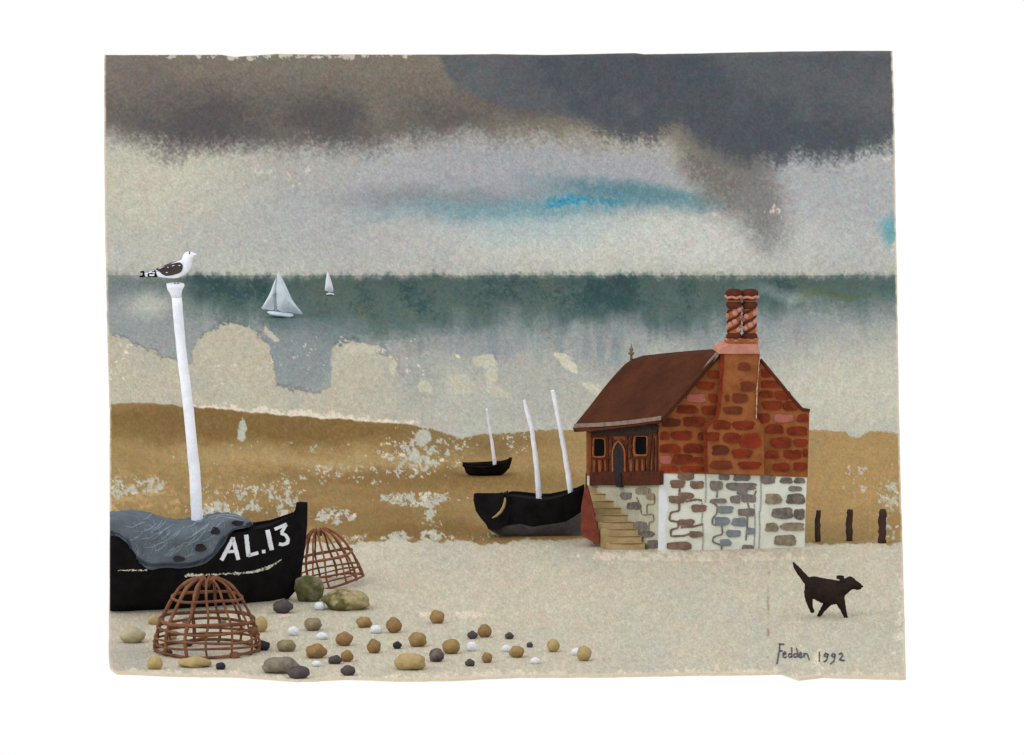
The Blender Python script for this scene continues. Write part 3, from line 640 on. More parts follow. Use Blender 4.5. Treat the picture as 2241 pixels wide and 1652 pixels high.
sb2 = thing('sailing_boat', (gp(722,646).x, Y5, 0), 'smaller white sailing boat with a single narrow sail, just under the horizon', 'sailing boat', 'white sailing boats out at sea')
mb = MB(); sailplate([z4(*p) for p in [(2053,303),(2066,335),(2082,375),(2098,425),(2110,475),(2113,505),(2100,520),(2060,508),(2024,500),(2030,450),(2034,400),(2044,345)]], Y5-.03, .06, mb); mb.build('sail', WHITE, sb2)
mb = MB(); solid([(z4(x, 0)[0], z4(0, t)[1], z4(0, b)[1]) for x, t, b in ((2042,534,545),(2060,528,545),(2085,528,540),(2105,532,546),(2119,534,548))], Y5, 3, mb); mb.build('hull', WHITE, sb2)
mb = MB(); mb.tube([pt(*z4(2072,535), Y5), pt(*z4(2068,505), Y5)], .010, 0, 6); mb.build('mast', SAIL, sb2)
# ------------------------------------------------------------------ cottage
def z2(x, y): return (1204.8+x*.375, 619.6+y*.375)
A, B, C = gp(1442,1207), gp(1765,1197), gp(1283,1174)
V = C-A; Dd = B+V
house = thing('cottage', A, 'small red brick cottage on whitewashed stone base with brown roof and two twisted chimneys', 'cottage')
class VP:                                        # an upright plane through two ground points, moved outward by off
    def __init__(s, P, Q, side=1):
        s.P, s.d = P, (Q-P).normalized(); s.n = Vector((s.d.y, -s.d.x, 0))
        if s.n.y > 0: s.n = -s.n
    def at(s, px, py, off=0):
        d = ray(px, py); o = s.P+s.n*off; return CAM+d*((o-CAM).dot(s.n)/d.dot(s.n))
GP_, SP_ = VP(A, B), VP(A, C)
def slab(plane, poly, off0, off1, mb, mi=0): mb.prism([plane.at(x, y, off1) for x, y in poly], [plane.at(x, y, off1)+plane.n*(off0-off1) for x, y in poly], mi)
ZS = GP_.at(1442, 1035).z
# stone base: front, side and hidden walls
mb = MB()
fp = [(1442,1034),(1545,1035),(1664,1040),(1766,1043),(1763,1110),(1761,1199),(1600,1202),(1441,1207.5)]
slab(GP_, fp, -.25, 0, mb, 0)
def wall(mb, P, Q, z0, z1_, z2_, th, mi=0):
    d = (Q-P).normalized(); n = Vector((-d.y, d.x, 0))*th
    a = [Vector((P.x, P.y, z0)), Vector((Q.x, Q.y, z0)), Vector((Q.x, Q.y, z2_)), Vector((P.x, P.y, z1_))]
    mb.prism(a, [p+n for p in a], mi)
wall(mb, B+V.normalized()*.26, Dd, 0, ZS-.01, ZS-.3, .2, 0); wall(mb, Dd+V.normalized()*-.22, C, 0, ZS-.3, ZS-.35, .2, 0)
JL = [0.0]
def jl(pts, wd, mi, off=.012, pl=GP_, m=None):
    """joint line painted on a wall"""
    m = m or mb; P = [Vector(p) for p in pts]
    for _ in range(1):
        Q = [P[0]]
        for i in range(len(P)-1): Q += [P[i].lerp(P[i+1], .14), P[i].lerp(P[i+1], .86)]
        P = Q+[P[-1]]
    R = [P[0]]
    for i in range(len(P)-1):
        n_ = max(1, int((P[i+1]-P[i]).length/3)); R += [P[i].lerp(P[i+1], (k+1)/n_) for k in range(n_)]
    JL[0] += .0009; o_ = off+JL[0] % .006; rows = []
    for i, p in enumerate(R):
        d = R[min(i+1, len(R)-1)]-R[max(i-1, 0)]; d = d/(d.length or 1); n_ = Vector((-d.y, d.x))*wd/2*random.uniform(.72, 1.2); q0, q1 = p-n_, p+n_
        rows.append([pl.at(q0.x, q0.y, -.01), pl.at(q0.x, q0.y, o_), pl.at(q1.x, q1.y, o_), pl.at(q1.x, q1.y, -.01)])
    m.grid(rows, mi, False); c_ = len(rows)*4; b_ = len(m.v)-c_
    m.f += [[b_, b_+1, b_+2, b_+3], [b_+c_-1, b_+c_-2, b_+c_-3, b_+c_-4]]; m.m += [mi, mi]; m.sm += [False, False]
rt = [(745,1105,840,1150,2),(700,1148,785,1195,2),(815,1155,895,1200,2),(745,1222,835,1262,2),(692,1240,790,1285,2),(822,1292,910,1335,2),(748,1378,840,1415,2),(812,1448,888,1485,2),(680,1510,825,1556,2),
 (985,1107,1045,1150,1),(1068,1107,1165,1155,1),(930,1155,1005,1210,1),(1025,1165,1200,1210,1),(1090,1210,1150,1240,1),(935,1258,1030,1285,1),(1050,1240,1110,1285,1),(1115,1235,1200,1280,1),(975,1300,1065,1345,3),(1095,1315,1195,1360,1),
 (960,1365,1045,1415,3),(1060,1370,1145,1420,3),(1140,1428,1195,1468,3),(1025,1440,1110,1482,3),(988,1495,1055,1535,3),(1118,1528,1185,1554,1),
 (1228,1120,1312,1172,1),(1340,1135,1412,1170,4),(1422,1137,1485,1170,4),(1390,1185,1465,1215,1),(1255,1230,1348,1290,5),(1378,1230,1486,1290,4),(1295,1312,1415,1375,4),(1422,1318,1484,1380,4),(1255,1400,1330,1450,5),(1345,1398,1480,1445,5),(1308,1470,1435,1532,5)]
for k, (x0, y0, x1, y1, mi) in enumerate(rt): slab(GP_, [z2(*p) for p in wob(x0, y0, x1, y1, 26, .06, 4.2)], -.02, .020+.0011*(k % 5), mb, mi)
for pts in ([(755,1195),(752,1222)], [(752,1285),(752,1328),(702,1338),(692,1384),(748,1394),(745,1428),(702,1440),(702,1478),(780,1474),(815,1462)], [(790,1275),(850,1262),(885,1268)], [(760,1425),(840,1420),(890,1405)]): jl([z2(*p) for p in pts], 4.6, 2)
for pts in ([(975,1205),(970,1250)], [(930,1270),(975,1300),(970,1345),(945,1375),(945,1410),(1000,1412),(1005,1465),(952,1480),(945,1510),(1000,1530),(998,1560)], [(1150,1280),(1160,1315)], [(1150,1360),(1148,1430),(1140,1500)], [(1200,1210),(1190,1240)]): jl([z2(*p) for p in pts], 3.8, 1)
for x, ya, yb in ((905,1115,1280), (884,1280,1395), (888,1400,1570), (1226,1120,1335), (1218,1330,1545), (1190,1290,1540)):
    jl([z2(x, ya), z2(x+4, (ya+yb)/2), z2(x-2, yb)], 3.0, 6, .008)
slab(GP_, [z2(*p) for p in [(638,1108),(690,1112),(672,1200),(690,1300),(668,1400),(676,1500),(660,1556),(628,1562)]], -.01, .006, mb, 7)
mb.build('stone_base', STONES, house)
# side of the base
mb = MB(); slab(SP_, [(1441.5,1055),(1441.5,1206.5),(1398,1197.5),(1350,1187.5),(1290,1175.5),(1286,1060)], -.22, -.005, mb, 0)
for k, (x0, y0, x1, y1, mi) in enumerate([(405,1220,470,1260,1),(445,1278,525,1320,4),(495,1192,570,1232,5),(515,1445,600,1482,4),(560,1500,625,1548,4),(480,1392,560,1440,1),(560,1225,606,1262,5)]): slab(SP_, [z2(*p) for p in wob(x0, y0, x1, y1, 26, .07, 3.6)], -.03, .015+.001*k, mb, mi)
for pts in ([(575,1195),(580,1238),(606,1248),(604,1290),(560,1290),(560,1350),(598,1348),(600,1390),(572,1395),(572,1440)], [(500,1250),(520,1290),(530,1350),(560,1352)], [(528,1400),(572,1420)]): jl([z2(*p) for p in pts], 2.4, 5, .010, SP_)
mb.build('side_base', [SIDE]+STONES[1:], house)
# brick gable
mb = MB()
gab = [(1441.5,1036),(1441.8,921),(1452,914),(1500,858),(1545,806),(1574,773),(1611,764),(1664,789),(1700,831),(1730,868),(1752,893),(1756,899),(1771.5,900),(1770,960),(1767.5,1044.5),(1664,1041),(1545,1037)]
slab(GP_, gab, -.24, .02, mb, 0)
zt = GP_.at(1771, 899).z
wall(mb, B+V.normalized()*.26, Dd, ZS-.01, zt, zt-.5, .2, 0); wall(mb, Dd+V.normalized()*-.22, C, ZS-.36, zt-.5, SP_.at(1287,944).z, .2, 0)
bl_ = [(920,512,985,555,1),(855,577,955,620,1),(797,647,905,695,4),(925,647,968,690,1),(742,714,858,762,1),(887,717,968,765,1),(650,790,757,838,5),(778,780,895,835,1),(641,868,692,915,1),(708,865,828,915,1),(860,872,896,912,1),
 (638,940,758,990,1),(778,938,888,990,1),(638,1008,706,1055,4),(714,1000,835,1055,1),(642,1068,745,1098,3),(765,1068,890,1100,3),(842,1015,886,1052,1),
 (1232,502,1290,550,1),(1232,570,1335,612,1),(1222,628,1300,670,1),(1312,628,1400,680,1),(1240,688,1355,738,1),(1360,692,1440,745,1),(1212,762,1280,815,1),(1305,765,1415,812,4),(1442,767,1505,812,1),(1258,826,1360,880,1),(1384,838,1500,890,1),
 (1290,902,1405,960,1),(1422,910,1500,955,1),(1258,978,1330,1025,1),(1362,975,1465,1025,1),(1475,967,1500,1015,1),(1300,1052,1395,1098,1),(1420,1047,1496,1095,1)]
for k, (x0, y0, x1, y1, mi) in enumerate(bl_): slab(GP_, [z2(*p) for p in wob(x0, y0, x1, y1, 26, .055, 4.4)], 0, .045+.0013*(k % 5), mb, mi)
mb.build('brick_gable', BRS, house)
# chimney breast
mb = MB()
brs = [(1580,772),(1580,800),(1576,860),(1570,900),(1566,916),(1545,930),(1541,940),(1543,1000),(1543,1035.5),(1600,1037),(1672,1040),(1672,1000),(1671,940),(1667,930),(1655,914),(1653,900),(1656,840),(1663,774)]
slab(GP_, brs, -.02, .15, mb, 0)
for k, (x0, y0, x1, y1, mi) in enumerate([(1098,465,1165,510,2),(1112,574,1192,632,2),(1062,645,1152,698,2),(1020,650,1045,690,2),(1012,720,1120,765,2),(950,802,1050,855,1),(1065,805,1190,855,1),(908,870,985,920,1),(1010,875,1105,930,1),(1107,880,1226,960,3),(945,947,1040,1003,5),(1060,970,1175,1020,1),(935,1037,1060,1085,2),(1098,1042,1225,1085,1)]):
    slab(GP_, [z2(*p) for p in wob(x0, y0, x1, y1, 26, .06, 4.2)], .1, .172+.0013*(k % 5), mb, mi)
jl([(1581,775),(1580,800),(1577,850),(1573,895),(1568,914),(1548,930),(1543,940),(1545,1000),(1545,1034)], 8, 1, .158)
jl([(1662,778),(1656,840),(1653.6,900),(1657,916),(1668,932)], 2.0, 0, .165)
ch = mb.build('chimney_breast', BRS, house)
wl = MB(); LW = paint('limewash_crumb', (206,186,160), (190,160,128), 12, .15)
P_ = [(float(np.interp(k/40, [0,.45,1], [1662,1657,1655]))+random.uniform(-.5, .5), 788+k*3.2) for k in range(41)]; W_ = [random.choice((.5, 1.4, 2.2, 1.0)) for _ in P_]
wl.prism([GP_.at(x-w_/2, y, .185) for (x, y), w_ in zip(P_, W_)]+[GP_.at(x+w_/2, y, .185) for (x, y), w_ in zip(P_, W_)][::-1], [GP_.at(x-w_/2, y, .145) for (x, y), w_ in zip(P_, W_)]+[GP_.at(x+w_/2, y, .145) for (x, y), w_ in zip(P_, W_)][::-1])
wl.build('pale_edging', LW, ch)
mb = MB(); slab(GP_, [(1574,774),(1576,764),(1588,757),(1594,754),(1658,754),(1661,760),(1664,774)], -.42, .2, mb); mb.build('chimney_shoulder', PINK, ch)
mb = MB(); slab(GP_, [(1593,760),(1594,742),(1658,742),(1659,760)], -.32, .08, mb); mb.build('chimney_plinth', CLAY, ch)
for cx0, lft in ((1606, 0), (1640.5, 1)):
    base = GP_.at(cx0, 752, -.12); root = None; mb = MB()
    s_ = lambda y: (752-y)*D*1.012
    r0 = .125
    prof = [(.165,s_(752)),(.17,s_(748)),(.15,s_(744)),(.175,s_(740)),(.17,s_(733)),(.135,s_(729)),(r0,s_(726)),(r0-.005,s_(700)),(r0,s_(676)),(.15,s_(672)),(.175,s_(668)),(.17,s_(663)),(.13,s_(660)),(.12,s_(655)),(.15,s_(652)),(.18,s_(648)),(.19,s_(642)),(.175,s_(637)),(.12,s_(633.5)),(.03,s_(632.5)),(0,s_(632.5))]
    mb.lathe(base, prof, 0, 22)
    mb.lathe(base, [(r0+.006, s_(727)), (r0+.006, s_(675))], 2, 22)
    for ph0 in (0, math.pi):                              # dark clay twist round the ochre shaft
        pts = [base+Vector((math.cos(a_)*(r0+.004), math.sin(a_)*(r0+.004), s_(726)+(s_(675)-s_(726))*q/40)) for q, a_ in ((q, ph0+lft*.8+q/40*math.pi*2.4) for q in range(41))]
        mb.tube(pts, .030, 0, 6)
    for k in range(14):                                   # pink bosses between the twists
        q = (k+.5)/14; a_ = (k % 2)*math.pi+lft*.8+q*math.pi*2.4+math.pi/2+.25*(k % 3-1); z = s_(726)+(s_(675)-s_(726))*q
        mb.ball(base+Vector((math.cos(a_)*r0*.98, math.sin(a_)*r0*.98, z)), (.062,.062,.068), 1, 12, 8)
    po = mb.build('chimney_pot', [POTD, PINK, CLAY], ch)
    for yy, rr in ((649, .186), (742.5, .176)):
        mb = MB(); rows = []
        for k in range(40):
            a = 2*math.pi*k/40; rows.append(base+Vector((math.cos(a)*rr, math.sin(a)*rr, s_(yy)+.012*math.sin(a*6))))
        mb.tube(rows+[rows[0]], .030, 0, 8, False); mb.build('pot_collar', PINK, po)
    mb = MB(); rr = .163; rows = [base+Vector((math.cos(2*math.pi*k/30)*rr*.8, math.sin(2*math.pi*k/30)*rr*.8, s_(657.5))) for k in range(31)]
    mb.tube(rows, .02, 0, 8, False); mb.build('pot_neck', CLAY, po)
# roof
LB = [(0,1254,936.5),(.05,1258,929),(.12,1266,919),(.3,1291,888),(.5,1321,849),(.65,1343,823),(.82,1368,796),(.92,1385,785),(1,1405,779)]
def interp(l, v, i): return float(np.interp(v, [q[0] for q in l], [q[i] for q in l]))
yE1 = SP_.at(1449, 915, .22).y; yE2 = (C-SP_.n*-.22).y+.2; yR1 = GP_.at(1605, 766, .02).y; yR2 = yR1+(C-A).y+.3
mb = MB(); rows = []; under = []
for i in range(25):
    v = i/24; r = []
    for j in range(31):
        u = j/30
        lx, ly = interp(LB, v, 1), interp(LB, v, 2); rx, ry = interp([(0,1449,915),(.88,1574,771.5),(1,1611,762)], v, 1), interp([(0,1449,915),(.88,1574,771.5),(1,1611,762)], v, 2)
        x, y = lx+(rx-lx)*u, ly+(ry-ly)*u+(3.2*math.sin(math.pi*u)*(1-v))-(2*math.sin(math.pi*u)*v)
        Y = (yE2*(1-u)+yE1*u)*(1-v)+(yR2*(1-u)+yR1*u)*v
        r.append(pt(x, y, Y-.03))
    rows.append(r)
mb.grid(rows); dn = Vector((.03, .06, -.10)); lo_ = [[p+dn for p in r] for r in rows]; mb.grid(lo_)
for seq in ([r[0] for r in rows], [r[-1] for r in rows], rows[0], rows[-1]): mb.grid([seq, [p+dn for p in seq]], smooth=False)
# far slope
e3 = GP_.at(1757, 898, .05); e4 = Vector((e3.x+V.x*1.1, e3.y+V.y*1.1, e3.z-.5)); e3 = e3-V.normalized()*0.02
ridge = rows[-1]; far = [e4.lerp(e3, j/30) for j in range(31)]
fr = [[ridge[j].lerp(far[j], t)+Vector((0,.05,0)) for j in range(31)] for t in (0, .5, 1)]; mb.grid(fr); mb.grid([[p+Vector((0,.02,-.1)) for p in r] for r in fr])
roof = mb.build('roof', ROOF, house)
mb = MB(); ve = [(1575,771),(1573,778),(1500,864),(1455,915),(1447,917),(1449,911),(1490,863),(1530,816),(1568,773)]
slab(GP_, ve, .0, .10, mb); mb.build('gable_coping', TRIM, roof)
mb = MB(); mb.tube([GP_.at(x, y, .05) for x, y in ((1664,787),(1700,829),(1730,866),(1752,892),(1757,896),(1772,898))], .035, 0, 8, True, .15); mb.build('gable_coping', BRD, roof)
mb = MB(); n = 30; row1 = []; row2 = []
for j in range(n+1):
    u = j/n; x = 1256+(1447-1256)*u; y = 931.5+(914.5-931.5)*u+3.4*math.sin(math.pi*u); Y = yE2*(1-u)+yE1*u-.07; row1.append(pt(x, y-3.6, Y)); row2.append(pt(x, y+4.4, Y))
mb.grid([row1, row2], 0, False); bk_ = Vector((0,.05,0)); mb.grid([row1, [p+bk_ for p in row1]], 0, False); mb.grid([row2, [p+bk_ for p in row2]], 0, False); mb.build('gutter', TRIM, roof)
mb = MB(); lowp = [(1254,936),(1300,937),(1360,932),(1446,920),(1446,924),(1400,930),(1340,938),(1290,944.5),(1268,943),(1256,939)]
mb.prism([pt(x, y, yE2*(1449-x)/195+yE1*(x-1254)/195-.045) for x, y in lowp], [pt(x, y, yE2*(1449-x)/195+yE1*(x-1254)/195-.045)+Vector((.03,.12,0)) for x, y in lowp]); mb.build('eave_board', BRD, roof)
mb = MB(); fb = pt(1381.5, 792, yR2-.1)
mb.tube([fb, pt(1381.5,776,yR2-.1), pt(1381.5,771,yR2-.1), pt(1381.5,765,yR2-.1), pt(1381.5,750,yR2-.1)], [.03,.028,.032,.03,.003], 0, 8); mb.ball(pt(1381.5,773,yR2-.1), (.07,.04,.04), 0); mb.ball(pt(1381.5,764,yR2-.1), (.05,.035,.035), 0); mb.build('finial', FIN, roof)
# timbered side wall
mb = MB(); slab(SP_, [(1441.5,920),(1441.5,1058),(1284,1059),(1288,944)], -.22, -.01, mb, 0); tw = mb.build('timbered_wall', PANEL, house)
mb = MB()
def beam(pts, wd): jl([z2(*p) for p in pts], wd, 0, .03, SP_, mb)
for pts, wd in (([(236,880),(232,1100)], 5), ([(330,885),(328,1000),(330,1100)], 5), ([(352,900),(356,1000),(352,1100)], 5.5), ([(442,885),(438,1000),(444,1100)], 6), ([(470,890),(462,960),(470,1015)], 4.5),
                ([(230,1022),(350,1020)], 4), ([(455,1022),(575,1015)], 4.5), ([(585,880),(578,960),(566,1100)], 6), ([(622,890),(618,1000),(620,1100)], 4.5), ([(265,1030),(263,1100)], 4), ([(298,1030),(300,1100)], 4),
                ([(482,1030),(480,1100)], 4), ([(515,1030),(514,1100)], 4), ([(545,1025),(548,1100)], 4), ([(600,900),(596,1095)], 3.5), ([(345,905),(375,925),(385,915)], 4), ([(405,910),(430,930),(440,960)], 4), ([(430,890),(478,960)], 4), ([(230,890),(460,884),(620,880)], 5), ([(236,1000),(240,905)], 3)):
    beam(pts, wd)
mb.build('timber_frame', TIM, tw)
mb = MB(); slab(SP_, [z2(*p) for p in [(205,1108),(300,1098),(420,1102),(520,1096),(637,1100),(637,1178),(500,1182),(380,1180),(300,1178),(204,1182)]], -.05, .06, mb); mb.build('sill_beam', TIM, tw)
mb = MB(); slab(SP_, [z2(*p) for p in [(218,845),(400,838),(600,826),(628,835),(616,868),(560,882),(470,880),(400,888),(300,880),(235,878),(214,868)]], -.05, .05, mb); mb.build('eave_beam', EAVE, tw)
for (x0, y0, x1, y1) in ((250,908,315,1010), (490,895,560,1000)):
    mb = MB(); o_ = wob(x0-6, y0-4, x1+5, y1+8, 24, .02, 9); i_ = wob(x0, y0, x1, y1, 24, .02, 9)
    fo = [SP_.at(*z2(*p), .045) for p in o_]; fi = [SP_.at(*z2(*p), .045) for p in i_]; bo = [p-SP_.n*.07 for p in fo]; bi = [p-SP_.n*.07 for p in fi]
    mb.grid([bo, fo, fi, bi], 0, False, True); wf = mb.build('window', PANEL, tw)
    mb = MB(); slab(SP_, i_, -.02, .02, mb) if False else slab(SP_, [z2(*p) for p in i_], -.02, .018, mb); mb.build('pane', PANE, wf)
mb = MB(); dr = [(367,1106),(365,1040),(366,980),(374,950),(386,934),(396,928),(408,936),(420,952),(428,985),(428,1050),(424,1106)]
slab(SP_, [z2(*p) for p in dr], -.02, .05, mb); do = mb.build('door', DOOR, tw)
mb = MB(); jl([z2(*p) for p in [(362,1100),(360,985),(372,945),(394,920),(418,944),(433,985),(433,1100)]], 3.6, 0, .055, SP_, mb); mb.build('door_frame', PANEL, do)
mb = MB(); slab(SP_, [z2(*p) for p in [(372,1104),(408,1104),(412,1150),(408,1192),(384,1190),(376,1160)]], .0, .09, mb); mb.build('door_step', DOOR, do)
# steps
st = MB(); NS = 9; 
for k in range(NS):
    t0, t1 = k/NS, (k+1)/NS
    yt = 1064+(1203-1064)*t0; yb_ = 1064+(1203-1064)*t1
    xl = 1283+(1332-1283)*(t0**1.1); xr = 1353+(1416-1353)*t0+2
    Yw = SP_.at((xl+xr)/2, 1150, 0).y; Yf = Yw-.15-1.05*t1
    Yl, Yr = Yf, Yf
    a = [pt(xl, yt+1.0, Yf), pt(xr, yt+1.0, Yf)]; zt_ = a[0].z
    Yend = gY(1203)
    Yf = SP_.at(xl, 1150).y*(1-t1)+(Yend)*t1-.12*(1-t1)
    a = pt(xl, yt+1.2, Yf); b = pt(xr, yt+1.2, Yf)
    back = 1.1 if k < NS-1 else .9
    vv = [Vector((a.x, Yf, 0)), Vector((b.x, Yf, 0)), Vector((b.x, Yf, a.z)), Vector((a.x, Yf, a.z))]
    st.prism(vv, [p+Vector((.0, back*.55, 0)) for p in vv], 0)
    # darker line along the nosing
    st.tube([Vector((a.x+.08+.1*random.random(), Yf-.004, a.z-.004)), Vector(((a.x+b.x)/2, Yf-.006, a.z-.008)), Vector((b.x-.03, Yf-.004, a.z-.004))], [.006,.014,.009], 1, 6)
st.build('steps', [STEP, STEPD], house)
mb = MB(); bt = [(1282,1062),(1287,1070),(1297,1108),(1305,1145),(1313,1184),(1311,1191),(1300,1186),(1271.5,1172),(1272,1118)]
Yq = gY(1198); mb.prism([pt(x, y, Yq) for x, y in bt], [pt(x, y, Yq)+Vector((0,.5,0)) for x, y in bt]); mb.build('buttress', BUT, house)
# ------------------------------------------------------------------ posts
for x0, x1, yt, yb_, lab in ((1783,1795.5,1117,1185,'dark wooden post nearest the cottage wall, thinnest of three'), (1851,1866,1115,1183,'middle one of three dark wooden posts standing right of the cottage'), (1922,1939,1114,1188,'thickest dark wooden post, farthest right near the edge of the beach')):
    Yp = gY(yb_); xm = (x0+x1)/2; r = (x1-x0)/2*D; mb = MB(); P = []; R = []
    for k in range(12): t = k/11; P.append(pt(xm+random.uniform(-.6, .6)+(1.5 if t > .8 else 0), yb_+3-(yb_+3-yt)*t, Yp)); R.append(r*random.uniform(.86, 1.1)*(1 if k < 11 else .8))
    mb.tube(P, R, 0, 10, True, .10); o = mb.build('wooden_post', POST, loc=(gp(xm, yb_).x, Yp, 0)); tag(o, lab, 'post', 'dark posts right of the cottage')
# ------------------------------------------------------------------ lobster pots
def pot(c, R, H, tilt, mat, label, nr, rad, hoops, prof, knots, seed):
    rr = random.Random(seed); ax = Vector((tilt[0], tilt[1], 1)).normalized(); a = ax.cross(Vector((0,1,0))).normalized(); b = ax.cross(a)
    t = thing('lobster_pot', c, label, 'lobster pot', 'cane lobster pots beside the AL.13 boat')
    def P(ang, h): r = float(np.interp(h, *zip(*prof)))*R; return c+ax*(h*H)+(a*math.cos(ang)+b*math.sin(ang))*r
    base = c
    for k in range(nr):
        ang = 2*math.pi*(k+.35+rr.uniform(-.12, .12))/nr; mb = MB(); hs = [i/22 for i in range(23)]
        pts = [P(ang+.03*math.sin(h*9+k), h)+ax*.0 for h in hs]
        # over the crown and down into the neck
        pts += [c+ax*H*z+(a*math.cos(ang)+b*math.sin(ang))*R*q for q, z in ((.16,.985),(.07,.94),(.03,.88))]
        w_ = rad*rr.uniform(.75, 1.15)
        mb.tube(pts, [w_*rr.uniform(.8, 1.2) for _ in pts], 0, 6, True, .06); mb.build('rib', mat, t)
    for h, wd in hoops:
        mb = MB(); n = 48; pts = [P(2*math.pi*i/n, h+.012*math.sin(3*2*math.pi*i/n+h*20)) for i in range(n+1)]
        pts = [p+(p-(c+ax*(h*H))).normalized()*rad*.3 for p in pts]
        mb.tube(pts, [rad*wd*rr.uniform(.85, 1.15) for _ in pts], 0, 6, False, .05); mb.build('hoop', mat, t)
    for ang, h, s_ in knots:
        mb = MB(); mb.ball(P(ang, h), (rad*s_, rad*s_, rad*s_*.9), 0, 12, 8, .08, int(s_*10)); mb.build('knot', mat, t)
    return t
pf = [(0,1.0),(.10,1.03),(.25,.99),(.42,.91),(.58,.80),(.72,.69),(.84,.57),(.92,.45),(.97,.32),(1,.22)]
c = gp(453, 1424)
pot(c, 1.08, 1.54, (.0, .0), WICK, 'large brown cane lobster pot in front of the black AL.13 hull', 13, .033, ((.03,1.0),(.13,.8),(.21,.8),(.33,.9),(.44,1.3),(.74,1.0)), pf, ((2.15,.02,3.6),(2.75,.32,3.2),(.25,.44,1.9)), 3)
c = gp(722, 1276)
pot(c, .74, 1.20, (-.21, .0), WICK2, 'smaller leaning cane lobster pot behind the bow and the mossy boulders', 13, .026, ((.02,1.0),(.12,.7),(.22,.8),(.50,1.3)), [(0,1.0),(.1,.99),(.25,.93),(.45,.84),(.62,.74),(.76,.62),(.88,.46),(.95,.32),(1,.2)], ((2.5,.1,2.0),), 5)
# ------------------------------------------------------------------ boulders
for x0, y0, x1, y1, lab, seed in ((644,1258,709,1321,'round mossy green boulder touching the bow of the big boat',4), (708,1288,810,1338,'long flat mossy boulder with a pale ochre right end',9)):
    cx_, by = (x0+x1)/2, y1-6; Yc_ = gY(by); rx = (x1-x0)/2*D; rz = (y1-y0)/2*D
    mb = MB(); p0 = pt(cx_, (y0+y1)/2, Yc_); mb.ball(p0, (rx*.98, rx*.8, rz*.97), 0, 48, 32, .075, seed)
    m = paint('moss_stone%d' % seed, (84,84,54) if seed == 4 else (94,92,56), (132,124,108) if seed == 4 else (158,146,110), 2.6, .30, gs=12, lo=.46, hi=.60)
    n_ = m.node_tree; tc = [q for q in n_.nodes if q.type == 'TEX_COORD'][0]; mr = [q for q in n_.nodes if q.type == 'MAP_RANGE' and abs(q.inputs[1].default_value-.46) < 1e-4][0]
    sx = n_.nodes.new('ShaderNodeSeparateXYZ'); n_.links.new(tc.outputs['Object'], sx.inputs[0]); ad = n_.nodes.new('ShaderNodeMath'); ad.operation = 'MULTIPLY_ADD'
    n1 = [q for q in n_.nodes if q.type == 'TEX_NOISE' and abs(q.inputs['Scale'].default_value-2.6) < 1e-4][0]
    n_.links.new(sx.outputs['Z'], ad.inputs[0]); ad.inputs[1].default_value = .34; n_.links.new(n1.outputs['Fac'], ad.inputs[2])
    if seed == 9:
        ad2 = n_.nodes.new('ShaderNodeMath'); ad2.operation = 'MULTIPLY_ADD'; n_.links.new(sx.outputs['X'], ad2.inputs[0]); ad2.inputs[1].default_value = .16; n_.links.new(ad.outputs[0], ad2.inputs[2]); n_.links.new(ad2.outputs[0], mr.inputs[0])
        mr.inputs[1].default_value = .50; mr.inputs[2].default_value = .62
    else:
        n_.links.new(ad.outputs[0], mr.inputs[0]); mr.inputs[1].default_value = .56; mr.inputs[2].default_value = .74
    o = mb.build('boulder', m, loc=(p0.x, Yc_, 0)); tag(o, lab, 'boulder', 'mossy boulders beside the bow')
